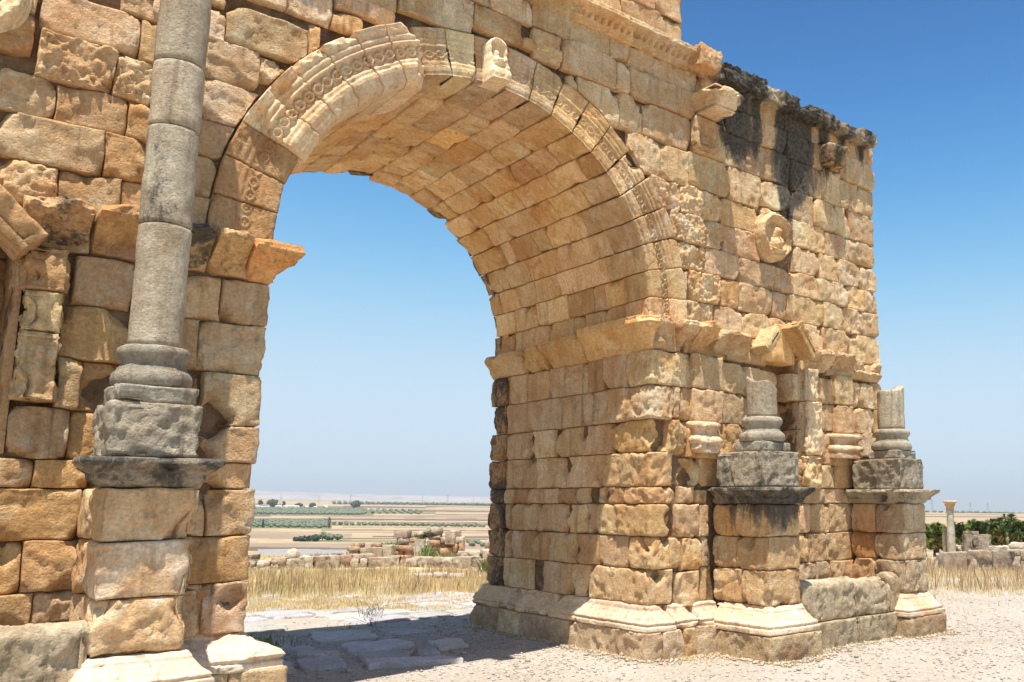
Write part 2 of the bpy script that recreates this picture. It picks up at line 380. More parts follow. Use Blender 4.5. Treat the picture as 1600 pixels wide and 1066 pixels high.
HAZE = 7e-5
WALL_BLOCKS=[(369,477,663,698,0,'g'),(241,343,665,698,1,'g'),(343,369,667,698,0,'g'),(302,357,586,629,0,'g'),(371,420,543,588,0,'g'),(405,451,509,543,0,'R'),(230,279,635,648,2,'o'),(174,230,635,663,2,'o'),(191,241,663,688,1,'g'),(140,174,635,663,1,'g'),(480,536,698,706,0,'p'),(536,596,665,706,0,'D'),(596,639,665,698,0,'d'),(639,716,665,706,0,'D'),(716,764,673,698,2,'p'),(764,808,665,698,0,'g'),(808,839,667,698,0,'g'),(279,352,629,667,3,'g'),(352,371,629,663,3,'g'),(371,448,630,663,3,'g'),(448,473,629,663,3,'g'),(524,595,631,665,3,'D'),(595,641,631,665,3,'d'),(641,716,629,665,3,'D'),(769,837,629,667,3,'g'),(357,392,586,630,0,'p'),(392,471,588,629,0,'g'),(471,521,588,635,5,'p'),(521,650,588,631,0,'d'),(650,716,586,629,0,'D'),(716,755,586,635,2,'g'),(755,798,586,629,0,'g'),(798,835,588,627,0,'g'),(420,463,543,586,1,'g'),(463,533,545,588,1,'g'),(533,591,543,588,0,'d'),(591,648,551,586,0,'g'),(648,695,543,586,0,'D'),(695,747,545,586,2,'g'),(747,778,543,586,0,'g'),(778,836,543,588,0,'g'),(451,518,509,545,2,'R'),(518,586,509,543,0,'o'),(647,720,509,545,0,'d'),(720,767,509,543,0,'g'),(436,520,473,509,3,'R'),(520,588,473,509,0,'d'),(444,489,441,473,1,'R'),(489,548,441,473,2,'g'),(548,617,441,473,0,'g'),(617,652,441,473,0,'g'),(654,708,473,509,0,'p'),(708,748,473,509,2,'p'),(763,777,509,543,0,'g'),(748,801,473,509,0,'g'),(767,837,509,543,0,'g'),(801,840,473,509,0,'g'),(463,516,405,441,2,'R'),(516,547,405,441,1,'o'),(547,611,405,441,0,'g'),(611,638,405,441,0,'g'),(652,702,441,473,1,'g'),(702,768,441,473,2,'g'),(768,809,441,473,0,'o'),(809,840,441,473,0,'g'),(461,506,372,405,0,'R'),(506,553,372,405,1,'g'),(553,604,372,405,0,'p'),(638,714,405,441,0,'d'),(714,754,405,441,1,'p'),(754,803,405,441,0,'g'),(803,841,405,441,0,'p'),(640,711,372,405,0,'p'),(711,770,372,405,0,'p'),(770,842,365,405,0,'p'),(480,556,299,335,6,'g'),(556,586,299,335,0,'g'),(586,622,299,335,-3,'g'),(641,690,299,335,2,'g'),(690,721,299,335,0,'g'),(721,792,299,335,0,'g'),(792,821,299,335,2,'p'),(452,480,261,299,1,'g'),(480,550,261,299,6,'g'),(700,774,263,299,0,'g'),(774,823,263,299,0,'g'),(430,458,217,261,3,'R'),(458,548,218,261,6,'o'),(699,794,217,263,0,'g'),(794,821,231,267,0,'g'),(429,449,186,223,-8,'o'),(449,482,186,218,0,'g'),(482,521,186,223,-4,'o'),(654,697,186,223,4,'R'),(697,729,186,217,1,'g'),(729,780,186,223,0,'o'),(449,475,166,186,0,'g'),(658,708,166,186,1,'g'),(708,779,166,186,0,'g'),(445,480,128,166,2,'g'),(658,677,128,166,0,'p'),(677,718,128,166,0,'p'),(718,775,128,166,-1,'g'),(649,674,91,128,0,'p'),(674,711,91,128,0,'g'),(711,776,91,128,0,'g'),(454,484,91,128,2,'o'),(651,689,66,91,0,'g'),(689,720,66,91,0,'g'),(720,775,66,91,1,'g'),(446,480,53,91,1,'g'),(40,96,604,621,1,'g'),(97,129,621,624,0,'p'),(98,173,624,656,1,'g'),(-164,-103,504,537,1,'g'),(-163,-116,469,504,3,'R'),(-116,-91,469,502,0,'R'),(-103,-88,502,537,1,'o'),(-116,-85,537,559,0,'g'),(-183,-150,439,469,0,'g'),(-150,-106,439,469,0,'d'),(-106,-88,439,469,2,'o'),(-180,-118,405,439,2,'g'),(-118,-91,405,439,3,'o'),(-177,-143,374,405,1,'R'),(-143,-106,374,405,2,'g'),(-106,-86,374,405,1,'o'),(-58,-18,504,539,1,'g'),(-45,19,539,573,1,'g'),(-96,-45,537,566,0,'g'),(-57,-13,469,504,1,'g'),(-58,-29,439,469,0,'g'),(-61,-43,405,439,0,'g'),(-62,-43,374,405,1,'p'),(-18,6,514,537,-2,'R'),(-129,-92,308,344,2,'d'),(-134,-91,269,308,2,'o'),(-133,-118,233,269,6,'g'),(-118,-90,233,269,-4,'o'),(-59,-33,308,344,0,'g'),(-38,-30,308,344,-7,'n'),(-33,4,308,344,2,'g'),(-58,-46,269,308,0,'g'),(-50,-33,269,308,-2,'n'),(-46,6,269,308,2,'g'),(-52,-41,233,269,-8,'n'),(-41,7,227,269,2,'g'),(-40,8,198,227,2,'g'),(-157,-122,198,233,4,'g'),(-122,-105,198,233,-2,'o'),(-33,6,178,198,-2,'o'),(-32,6,143,178,2,'g'),(-42,-32,143,178,0,'g'),(-44,6,108,143,2,'o'),(-44,-30,70,108,0,'g'),(-34,-19,70,108,-1,'n'),(-30,2,70,108,2,'g'),(-164,-140,178,198,3,'g'),(-140,-108,178,198,2,'o'),(-164,-111,143,178,2,'o'),(-141,-108,108,143,3,'o'),(-161,-141,108,143,0,'o'),(-158,-133,87,108,2,'o'),(-133,-106,87,108,0,'g'),(407,445,57,95,-2,'g'),(485,495,57,95,-2,'p'),(559,647,57,95,0,'g'),(815,843,57,95,0,'p'),(407,453,95,129,0,'g'),(485,495,95,129,0,'g'),(559,605,95,129,0,'p'),(605,647,95,129,0,'g'),(815,843,95,129,1,'g'),(407,443,129,165,0,'g'),(481,495,129,165,1,'g'),(559,599,129,165,0,'g'),(599,619,129,165,0,'g'),(619,657,129,165,1,'g'),(815,843,129,165,-2,'p'),(407,447,165,183,-2,'g'),(477,495,165,183,1,'g'),(559,592,165,183,1,'g'),(592,631,165,183,1,'g'),(631,657,165,183,2,'o'),(815,843,165,183,-2,'p'),(407,427,183,221,1,'g'),(523,603,183,221,1,'p'),(781,795,183,215,1,'g'),(795,843,183,221,0,'g'),(407,429,221,259,0,'p'),(549,603,221,259,1,'g'),(823,843,221,259,1,'g'),(407,451,263,299,0,'g'),(551,575,259,297,0,'g'),(575,603,259,297,0,'g'),(825,843,259,299,1,'o'),(407,443,299,339,2,'p'),(443,479,299,339,1,'g'),(823,843,299,339,0,'g'),(407,451,339,365,2,'g'),(459,527,339,371,-2,'o'),(527,603,339,371,0,'g'),(605,639,359,377,1,'g'),(659,718,339,371,-2,'p'),(718,769,339,371,1,'g'),(769,800,339,363,2,'o'),(800,843,339,363,1,'g'),(605,639,377,403,2,'g'),(449,461,407,439,1,'p'),(589,645,483,515,0,'p'),(593,620,515,549,0,'g'),(620,645,515,549,-2,'o'),(287,301,611,627,-2,'g'),(243,277,629,663,1,'g'),(475,523,637,665,1,'g'),(717,757,637,665,2,'g'),(757,767,631,663,1,'g'),(479,535,665,697,1,'g'),(-430,-390,62,72,1,'g'),(-390,-343,62,72,0,'g'),(-343,-316,62,72,1,'o'),(-316,-265,62,72,2,'o'),(-265,-230,62,72,1,'g'),(-230,-196,62,72,1,'p'),(-196,-144,62,72,2,'p'),(-144,-112,62,72,0,'g'),(-430,-380,72,108,1,'g'),(-380,-343,72,108,-2,'g'),(-343,-294,72,108,2,'g'),(-294,-244,72,108,1,'o'),(-244,-201,72,108,1,'g'),(-201,-160,72,108,-2,'g'),(-60,-46,72,108,2,'p'),(-430,-378,108,144,1,'g'),(-378,-327,108,144,0,'p'),(-327,-272,108,144,1,'g'),(-272,-205,108,144,1,'o'),(-205,-162,108,144,0,'o'),(-60,-46,108,144,0,'g'),(-430,-364,144,178,-2,'g'),(-364,-292,144,178,0,'o'),(-292,-225,144,178,2,'o'),(-225,-166,144,178,-2,'g'),(-60,-44,144,178,2,'p'),(-430,-384,178,198,0,'p'),(-384,-358,178,198,-2,'g'),(-358,-315,178,198,1,'g'),(-315,-276,178,198,0,'g'),(-276,-245,178,198,0,'g'),(-245,-199,178,198,1,'g'),(-199,-166,178,198,1,'g'),(-60,-34,178,198,1,'g'),(-430,-386,198,234,1,'g'),(-386,-356,198,234,1,'g'),(-356,-314,198,234,1,'g'),(-314,-266,198,234,0,'p'),(-266,-230,198,234,2,'g'),(-104,-42,198,232,2,'o'),(-430,-392,234,270,1,'g'),(-392,-349,234,270,1,'g'),(-349,-302,234,270,2,'p'),(-302,-272,234,270,2,'g'),(-272,-230,234,270,1,'g'),(-88,-54,234,270,1,'o'),(-430,-385,270,304,-2,'g'),(-385,-336,270,304,1,'g'),(-336,-287,270,304,1,'o'),(-287,-230,270,304,2,'o'),(-90,-60,270,304,-2,'o'),(-430,-390,304,342,1,'g'),(-390,-353,304,342,0,'o'),(-353,-312,304,342,2,'g'),(-312,-261,304,342,-2,'g'),(-261,-230,304,342,1,'g'),(-90,-60,304,342,1,'g'),(-430,-383,342,378,2,'g'),(-383,-329,342,378,0,'g'),(-329,-287,342,378,0,'g'),(-287,-230,342,378,1,'g'),(-162,-121,346,372,0,'g'),(-121,-84,346,372,0,'g'),(-84,-64,342,378,0,'p'),(-64,-44,346,372,1,'g'),(-44,0,346,364,1,'o'),(-430,-377,378,412,0,'g'),(-377,-324,378,412,1,'o'),(-324,-287,378,412,-2,'g'),(-287,-230,378,412,2,'g'),(-230,-182,390,412,0,'g'),(-84,-64,378,412,-2,'p'),(-430,-377,412,444,-2,'g'),(-377,-318,412,444,-2,'o'),(-318,-243,412,444,0,'g'),(-243,-184,412,444,1,'g'),(-86,-62,412,444,-2,'p'),(-430,-364,444,480,1,'g'),(-364,-297,444,480,-2,'p'),(-297,-236,444,480,0,'g'),(-236,-184,444,480,1,'g'),(-86,-60,444,480,0,'p'),(-430,-374,480,514,0,'g'),(-374,-320,480,514,-2,'o'),(-320,-271,480,514,1,'g'),(-271,-222,480,514,2,'g'),(-222,-166,480,514,1,'o'),(-86,-60,480,514,0,'g'),(-430,-381,514,550,1,'p'),(-381,-332,514,550,1,'g'),(-332,-280,514,550,1,'p'),(-280,-208,514,550,1,'g'),(-208,-166,514,550,0,'g'),(-86,-60,514,536,-2,'g'),(-430,-385,550,584,1,'g'),(-385,-329,550,584,0,'o'),(-329,-264,550,584,0,'g'),(-264,-228,550,584,2,'g'),(-228,-167,550,584,-2,'g'),(-167,-118,550,584,-2,'g'),(-118,-98,560,584,2,'o'),(-98,-72,568,584,2,'g'),(-72,-46,568,584,0,'g'),(20,30,552,584,-2,'o'),(-430,-385,584,620,2,'o'),(-385,-332,584,620,0,'g'),(-332,-281,584,620,0,'o'),(-281,-249,584,620,0,'g'),(-249,-199,584,620,1,'o'),(-199,-147,584,620,0,'g'),(-147,-98,584,620,1,'g'),(-98,-59,584,620,-2,'g'),(-59,0,584,620,0,'g'),(0,38,584,620,-2,'g'),(38,66,584,602,0,'o'),(-430,-385,620,654,-2,'g'),(-385,-332,620,654,0,'g'),(-332,-269,620,654,1,'p'),(-269,-224,620,654,0,'p'),(-224,-158,620,654,0,'g'),(-158,-114,620,654,-2,'g'),(-114,-65,620,654,0,'g'),(-65,-2,620,654,-2,'o'),(-2,34,620,654,1,'g'),(34,96,620,654,0,'g'),(-430,-387,654,686,1,'g'),(-387,-350,654,686,0,'g'),(-350,-309,654,686,0,'g'),(-309,-273,654,686,0,'g'),(-273,-221,654,686,0,'g'),(-221,-183,654,686,1,'p'),(-183,-140,654,686,1,'g'),(-140,-106,654,686,1,'g'),(-106,-58,654,686,1,'o'),(-58,-23,654,686,1,'g'),(-23,19,654,686,1,'g'),(19,59,654,686,0,'g'),(59,102,654,686,0,'p'),(102,138,654,686,0,'g'),(138,190,664,686,1,'g')]
# ------------------------------------------------------------------ the arch
arch = thing('triumphal_arch', (W / 2, DEP / 2, 0), 'huge golden limestone Roman arch with carved archivolt, ruined at its top', 'arch')
facade = Path([(-6, 0), (0, 0), (12, 0)], 1)     # along = x
right_pier = Path([(W, DEP + .5), (W, 0), (12, 0)], 1)      # along <0 : -y on the passage side, >0 : x-W on the front
left_pier = Path([(-6, 0), (0, 0), (0, DEP + .5)], 1)

# core masonry behind the stones (rough earth mortar), modelled as lumpy boxes
def lump_box(x0, x1, y0, y1, z0, z1, st=.12):
    Vs = []; Fs = []; o = 0
    def face(f, a0, a1, b0, b1):
        nonlocal o
        na = max(2, int((a1 - a0) / st) + 1); nb = max(2, int((b1 - b0) / st) + 1)
        A, B = np.meshgrid(np.linspace(a0, a1, na), np.linspace(b0, b1, nb), indexing='ij')
        P = f(A, B); i = np.arange(na * nb).reshape(na, nb) + o; o += na * nb
        Vs.append(P.reshape(-1, 3)); Fs.append(np.stack([i[:-1, :-1], i[1:, :-1], i[1:, 1:], i[:-1, 1:]], -1).reshape(-1, 4))
    face(lambda a, b: np.stack([a, 0 * a + y0, b], -1), x0, x1, z0, z1); face(lambda a, b: np.stack([a, 0 * a + y1, b], -1), x0, x1, z0, z1)
    face(lambda a, b: np.stack([0 * a + x0, a, b], -1), y0, y1, z0, z1); face(lambda a, b: np.stack([0 * a + x1, a, b], -1), y0, y1, z0, z1)
    face(lambda a, b: np.stack([a, b, 0 * a + z0], -1), x0, x1, y0, y1); face(lambda a, b: np.stack([a, b, 0 * a + z1], -1), x0, x1, y0, y1)
    V = np.concatenate(Vs); F = np.concatenate(Fs)
    V = V + np.stack([fbm(V * 3.1 + k * 17, 40 + k, 2) for k in range(3)], -1) * .022
    return V, F
core = []
G = .07
# right pier core, leaving the niche recess
core += [lump_box(W + G, 6.02, G, DEP - G, 0, 6.95), lump_box(6.6, 8.33, G, DEP - G, 0, 6.95), lump_box(6.0, 6.62, .36, DEP - G, 0, 6.95), lump_box(6.0, 6.62, G, DEP - G, 3.6, 6.95), lump_box(6.0, 6.62, G, DEP - G, 0, 1.8)]
core += [lump_box(-1.62, -G, G, DEP - G, 0, 6.8), lump_box(-4.28, -2.28, G, DEP - G, 0, 6.8), lump_box(-2.30, -1.60, .80, DEP - G, 0, 6.8), lump_box(-2.30, -1.60, G, DEP - G, 3.9, 6.8), lump_box(-2.30, -1.60, G, DEP - G, 0, 2.0)]
# spandrel core over the vault
n = 60; th = np.linspace(0, PI, n); V = []; F = []
for yy in (G, DEP - G):
    for r_top in (0, 1):
        for t in th:
            x = CX - (RI + .1) * math.cos(t); z = ZC + (RI + .1) * math.sin(t)
            V.append((x, yy, z if r_top == 0 else 6.85))
V = np.array(V); a = np.arange(n - 1)
F = np.concatenate([np.stack([a, a + 1, a + 1 + n, a + n], -1), np.stack([a, a + 1, a + 1 + n, a + n], -1) + 2 * n, np.stack([a, a + 1, a + 1 + 2 * n, a + 2 * n], -1), np.stack([a + n, a + n + 1, a + n + 1 + 2 * n, a + 3 * n], -1)])
core.append((V, F))
core.append(lump_box(-.2, 4.45, G, 1.4, 6.85, 8.3)); 
join('mortar_core', core, M_mortar, arch, kind='stuff')['label'] = 'rough brown core masonry showing in the joints'

# ---- archivolt voussoirs
VA = [-.6, 7, 14.8, 22.3, 29.8, 37, 45.2, 53.2, 60.6, 68.2, 76.2, 83.6, 92.6, 100.6, 108.6, 116.9, 125, 132.9, 141.2, 149.7, 158.1, 166.4, 175, 183.6]
vt = 'nnn' + 'RRRRRp' + 'ggg' + 'ggooog' + 'pRRRRp'  # run left of the crown is toned pale: sunlight put into the colour
def arch_relief(scale, seed):
    def f(A, B):
        p = np.interp(B, [-1, 0, .03, .045, .085, .10, .13, .15, .27, .285, .30, .32, .335, .36, .375, .40, .415, .44, .47, .6],
                         [0, 0, .0, .012, .014, .002, .004, -.014, -.014, .010, .012, -.004, .012, .014, -.002, .018, .022, .024, .032, .032])
        c = .21; sp = .105; k = np.round(A / sp); d = np.hypot(A - k * sp, B - c)
        r_ = np.where(d < .054, .017 * np.cos(d / .0175 * PI) , 0)
        w_ = .012 * np.exp(-((B - c - .034 * np.cos(A * PI / sp)) / .010) ** 2) + .012 * np.exp(-((B - c + .034 * np.cos(A * PI / sp)) / .010) ** 2)
        band = (np.abs(B - c) < .062)
        mot = np.where(seed % 2 == 0, r_, r_ * .6 + w_) * band
        wear = .85 + .35 * vnoise(np.stack([A * 4 + seed, B * 4, 0 * A], -1), 3)
        return (p + mot * wear) * scale
    return f
for i, (t0, t1) in enumerate(zip(VA[:-1], VA[1:])):
    a0, a1 = math.radians(t0) * RI, math.radians(t1) * RI
    sof = random.uniform(.35, .85); pr = .0; rel = .8
    if 3 <= i <= 8: pr = .085; rel = 1.5
    if i < 3: pr = .03; rel = .42
    if 9 <= i <= 17: pr = -.015; rel = .5
    if i > 17: pr = .03; rel = .95
    outer = .47 + (.03 if i > 18 else 0)
    bites = []
    if i in (3, 4): bites = [(a0 + .03, .40, .16, .09)]
    if i == 8: bites = [(a1, .03, .16, .10)]
    if i == 10: bites = [(a1, .0, .10, .05)]
    if i == 17: bites = [(a0 + .1, .43, .13, .06)]
    patch('voussoir', ring, a0, a1, -sof, outer, M_pale if 3 <= i <= 8 else M_stone, arch, proud=pr, step=.0105, bstep=.0085, rnd=.016, rough=.4,
          gap=.005, bcorners=(0,), color=tint(vt[i], .03), chips=.35, wob=.006, bites=bites, relief=arch_relief(rel, i))
    # ---- soffit course behind it
    y = sof; first = True
    while y < DEP - .02:
        L = random.choice([.26, .38, .45, .55, .6, .7]); y1 = y + L
        if DEP - y1 < .22: y1 = DEP
        tt = random.choice('gggoypRpn') if i < 18 or random.random() < .4 else random.choice('gggp')
        if y1 >= DEP - .01:
            ys = DEP - random.uniform(.0, .05)
            patch('soffit_stone', vault, y, ys + .03, a0, a1, M_vault, arch, proud=random.uniform(-.02, .035), step=.045, rough=.7, rnd=.025, color=tint(tt), chips=.3, gap=.005)
        else:
            patch('soffit_stone', vault, y, y1, a0, a1, M_vault, arch, proud=random.uniform(-.014, .012), step=.04, rough=.7, rnd=.022, color=tint(tt, .1), chips=.25, gap=.004)
        y = y1
    # back edge ring: the dark weathered rear archivolt, seen edge-on
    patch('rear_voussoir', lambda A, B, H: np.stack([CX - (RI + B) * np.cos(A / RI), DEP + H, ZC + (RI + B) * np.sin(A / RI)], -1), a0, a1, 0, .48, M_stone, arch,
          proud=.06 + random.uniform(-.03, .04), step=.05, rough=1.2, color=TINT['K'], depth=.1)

# console at the crown of the archivolt
def console_z(A, B, P):
    return 0
cons = []
ang = 88.3
def console(A, B, H):
    th = math.radians(ang); er = np.array([-math.cos(th), 0, math.sin(th)]); et = np.array([math.sin(th), 0, math.cos(th)])
    base = np.array([CX, -.02, ZC]) + er * RI
    P = base + A[..., None] * et + B[..., None] * er; P[..., 1] -= H; return P
def console_shape(A, B, P):
    ins = (np.abs(A) < .10) & (B < .35) | (np.hypot(A, B - .35) < .10)
    inn = (np.abs(A) < .072) & (B > .17) & (B < .35) | (np.hypot(A, B - .35) < .072)
    body = .13 - .03 * B / .4 + .05 * sstep(.20, .04, B) * 1.0
    body = body - .075 * inn
    bust = .10 * np.exp(-((A / .055) ** 2 + ((B - .20) / .045) ** 2)) + .075 * np.exp(-(((A + .01) / .032) ** 2 + ((B - .285) / .042) ** 2)) + .04 * np.exp(-(((A - .045) / .03) ** 2 + ((B - .23) / .03) ** 2))
    return np.where(ins, body + bust * 1.1 + fbm(np.stack([A * 22, B * 22, 0 * A], -1), 18, 3) * .012, -.10)
patch('console', console, -.118, .118, -.02, .46, M_pale, arch, step=.009, rnd=.006, rough=.5, color=TINT['R'], prof=console_shape, depth=.12, chips=0, wob=.006)['label'] = 'carved console with worn bust at the crown of the arch'

# ---- passage side of the right pier, corner stones wrapping to the front
RZ = [3.381, 2.989, 2.596, 2.239, 1.853, 1.659, 1.309, 0.953, 0.573]
RY = [[3.08, 2.99, 2.59, 2.04, 1.2, .88, .42], [3.08, 2.09, 1.06], [3.08, 2.46, 1.88, 1.27, .71], [3.05, 2.28, 1.63, .98],
      [3.07, 2.82, 2.47, 2.11, 1.79, 1.41, 1.02, .83, .47], [3.02, 2.91, 2.22, 1.58, 1.17, 1.0], [3.02, 2.88, 2.55, 1.96, 1.39, .92, .39], [3.05, 2.35, 2.08, 1.49, 1.09]]
XL = [.50, .34, .30, .33, .34, .33, .30, .34]
NOTCH = [(2.46, 2.25, .10, .22), (1.63, 2.12, .10, .14), (2.46, 2.50, .09, .12), (1.88, 2.55, .09, .09), (1.27, 2.52, .09, .12), (1.56, 1.60, .09, .13), (1.08, 1.76, .16, .09), (.83, 1.76, .07, .10), (1.39, 1.10, .09, .20), (2.28, 1.30, .06, .07), (.98, 2.0, .05, .2), (1.17, 1.5, .05, .16), (2.9, 1.2, .05, .12), (1.09, .62, .12, .07), (1.49, .60, .1, .07)]
def notches(ya, yb, z0, z1):
    return [(-y_, z_, (ra + rb) / 2, .15) if abs(ra - rb) < .03 else (-y_, z_, ra * 1.25, .15) for (y_, z_, ra, rb) in NOTCH if yb - ra < y_ < ya + ra and z0 - rb < z_ < z1 + rb]
for k in range(8):
    z1, z0 = RZ[k], RZ[k + 1]; ys = RY[k]
    for j, (ya, yb) in enumerate(zip(ys[:-1], ys[1:])):
        if k == 7 and j == 1: continue      # the square socket hole
        if k == 0 and ya - yb < .12: pass
        bt = []
        if random.random() < .15: bt = [(-random.choice([ya, yb]), random.uniform(z0, z1), random.uniform(.05, .11), .12)]
        bt = bt + notches(ya, yb, z0, z1)
        patch('pier_stone', right_pier, -ya, -yb, z0, z1, M_stone, arch, proud=random.uniform(-.012, .014), rough=.75, color=tint(random.choice('pppgn'), .06), rnd=.025, bites=bt, chips=.45)
    bt = []; pr = 0.01; tn = 'p'
    if k == 2: bt = [(.12, 2.45, .26, .22)]; tn = 'o'
    if k == 5: bt = [(.30, 1.50, .13, .10)]
    if k == 6: bt = [(-.05, 1.29, .17, .16), (.24, 1.31, .13, .14)]
    if k == 7: bt = [(.13, .9, .13, .12), (.0, .93, .1, .06)]
    if k < 2: pr = .03
    patch('corner_stone', right_pier, -ys[-1], XL[k] + (0 if k else .02), z0, z1, M_stone, arch, proud=pr, step=.024, rough=1.5 if k in (0, 1) else 1.05, corners=(0.,), color=tint('R' if k in (0, 1, 3, 5, 6, 7) else tn, .03), bites=bt, rnd=.03, chips=.7)
    # dark rear edge stones
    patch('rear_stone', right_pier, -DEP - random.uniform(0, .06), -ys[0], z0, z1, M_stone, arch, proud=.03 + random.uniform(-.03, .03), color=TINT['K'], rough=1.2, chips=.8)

# ---- facade stones
far_left = []
def ring_clip(A, B):
    rr = np.hypot(A - CX, B - ZC); k = np.where((rr < 2.515) & (B > ZC - .25), 2.515 / np.maximum(rr, .1), 1.0)
    k = np.where(B < ZC, 1, k)
    return CX + (A - CX) * k, ZC + (B - ZC) * k
bite_at = [(-.47, 2.05, .20, .2), (6.0, 1.2, .1, .1), (4.45, 2.1, .2, .2), (-.35, 2.3, .2, .25), (-.3, 1.75, .12, .1), (-1.5, 1.35, .12, .08), (4.9, 5.1, .12, .07), (4.62, 1.95, .16, .15), (-.1, .95, .1, .12), (-1.0, 2.45, .2, .12), (.95, 5.95, .25, .06)]
for (x0, x1, z0, z1, pr, t) in WALL_BLOCKS:
    x0, x1, z0, z1 = x0 / 100, x1 / 100, z0 / 100, z1 / 100
    if x0 < W + .12 and x1 > W and z1 < 3.5: 
        zc_ = (z0 + z1) / 2; k = [i for i in range(8) if RZ[i + 1] < zc_ < RZ[i]]
        if k and x1 - W > XL[k[0]] + .08: x0 = W + XL[k[0]]
        else: continue
    if x1 < x0 + .05: continue
    if pr <= -4 and t == 'g': pr = -1
    rough = 1.9 if t == 'R' else (1.25 if random.random() < .35 else .9)
    mm = M_stone; c = tint(t)
    if x0 > 7.9 or (x0 > 5 and z0 > 5.9): pass
    bt = [q for q in bite_at if x0 - q[2] < q[0] < x1 + q[2] and z0 - q[2] < q[1] < z1 + q[2]]
    near = abs((x0 + x1) / 2 - CX) < 2.9 and z1 > ZC
    relief = None
    if 2.4 < (x0 + x1) / 2 < 8.4 and 6.40 < z0 < 6.5 + .12 and z1 < 6.85:       # moulded architrave band
        relief = lambda A, B, zb=z1: np.interp(zb - B, [0, .05, .07, .12, .14, .20, .22, .29, .31, .4], [.05, .045, .03, .028, .014, .012, 0, 0, -.012, -.012])
    if x1 < -2.3:
        far_left.append(patch('x', facade, x0, x1, z0, z1, mm, arch, proud=pr / 100, step=.06, rough=rough, nolink=True)); continue
    if x1 > -.09 and x0 < 0 and z1 < 3.8:                              # wraps into the passage of the left pier
        wy = random.uniform(.35, .9)
        patch('corner_stone', left_pier, x0, wy, z0, z1, mm, arch, proud=pr / 100, rough=rough, color=c, corners=(0.,), bites=bt, chips=.7)
        patch('pier_stone', left_pier, wy, 2.1, z0, z1, mm, arch, proud=0, step=.06, color=c)
        patch('pier_stone', left_pier, 2.1, DEP, z0, z1, mm, arch, proud=0, step=.06, color=c)
        continue
    patch('wall_stone', facade, x0, x1, z0, z1, mm, arch, proud=pr / 100, step=.018 if t == 'R' else .026, rough=rough, color=c, bites=bt, clip=ring_clip if near else None, relief=relief,
          chips=.6, rnd=.016 if rough < 1.5 else .028)
join('wall_stone', far_left, M_stone, arch)['label'] = 'wall stones left of the niche'
# right-hand end wall and the back are seen only from elsewhere: coarse courses
endp = Path([(W, DEP), (W, 0), (8.40, 0), (8.40, DEP), (0, DEP)], 2)
rest = []
for k, (z0, z1) in enumerate(zip([0.57, .95, 1.3, 1.66, 2.22, 2.6, 2.99, 3.4, 3.78, 4.07, 4.46, 4.83, 5.15, 5.52, 5.95, 6.37], [.95, 1.3, 1.66, 2.22, 2.6, 2.99, 3.4, 3.78, 4.07, 4.46, 4.83, 5.15, 5.52, 5.95, 6.37, 6.9])):
    a = .32
    while a < DEP + 4.1:
        a1 = a + random.uniform(.4, .8)
        if a < DEP < a1: a1 = DEP
        rest.append(patch('x', endp, a, min(a1, DEP + 4.32), z0, z1, M_stone, arch, step=.1, nolink=True, proud=random.uniform(-.02, .02))); a = a1
    a = 0.0
    while a < 4.3:
        a1 = min(4.3, a + random.uniform(.4, .8))
        rest.append(patch('x', Path([(0, DEP), (-4.3, DEP)], 0), a, a1, z0, z1, M_stone, arch, step=.1, nolink=True)); a = a1
join('wall_stone', rest, M_stone, arch)

# ---- impost cornice
def cornice_prof(z0, z1, out, b0=0.):
    def f(A, B, P):
        t = np.clip((B - z0) / (z1 - z0), 0, 1)
        return np.interp(t, [0, .08, .10, .20, .22, .30, .42, .58, .66, .68, .74, .76, 1], [b0, b0 + .004, b0 + .022, b0 + .026, b0 + .044, b0 + .05, out * .40, out * .70, out * .80, out * .90, out * .92, out, out * .985])
    return f
for (ya, yb, t, z0, z1, o_, bt) in [(3.50, 2.62, 'g', 3.38, 3.70, .14, ()), (2.62, 2.1, 'y', 3.38, 3.70, .13, [(-2.6, 3.7, .2, .1)]), (2.1, 1.22, 'y', 3.37, 3.72, .16, [(-2.1, 3.4, .16, .1), (-1.2, 3.7, .12, .08)]), (1.22, -.02, 'y', 3.36, 3.77, .17, [(0, 3.75, .08, .05)])]:
    patch('impost_cornice_stone', right_pier, -ya, -yb, z0, z1, M_vault, arch, prof=cornice_prof(z0, z1, o_), color=tint(t, .03), rough=1.0, step=.02, bstep=.010, bites=bt, chips=.5, gap=.008, corners=(0.,))
for (x0, x1, z0, z1, o_, c, bt) in [(4.08, 4.36, 3.37, 3.78, .10, 'g', ()), (4.40, 4.66, 3.46, 3.76, .20, 'R', [(4.62, 3.50, .10, .12)]), (4.68, 4.98, 3.42, 3.78, .24, 'o', [(4.98, 3.45, .16, .2), (4.7, 3.8, .1, .1)]), (5.02, 5.62, 3.45, 3.73, .20, 'd', [(5.62, 3.73, .16, .14), (5.05, 3.73, .1, .08)]),
                                    (6.70, 6.98, 3.45, 3.70, .12, 'd', [(6.7, 3.7, .14, .12)]), (7.0, 7.20, 3.42, 3.72, .17, 'R', [(7.0, 3.45, .1, .12)]), (7.24, 7.74, 3.45, 3.70, .14, 'd', [(7.7, 3.45, .12, .1)]), (7.76, 8.40, 3.42, 3.68, .05, 'g', [(8.1, 3.68, .2, .10)])]:
    patch('impost_cornice_stone', facade, x0, x1, z0, z1, M_stone, arch, prof=cornice_prof(z0, z1, o_), color=tint(c, .03), rough=1.6, step=.02, bstep=.010, bites=bt, chips=.9)
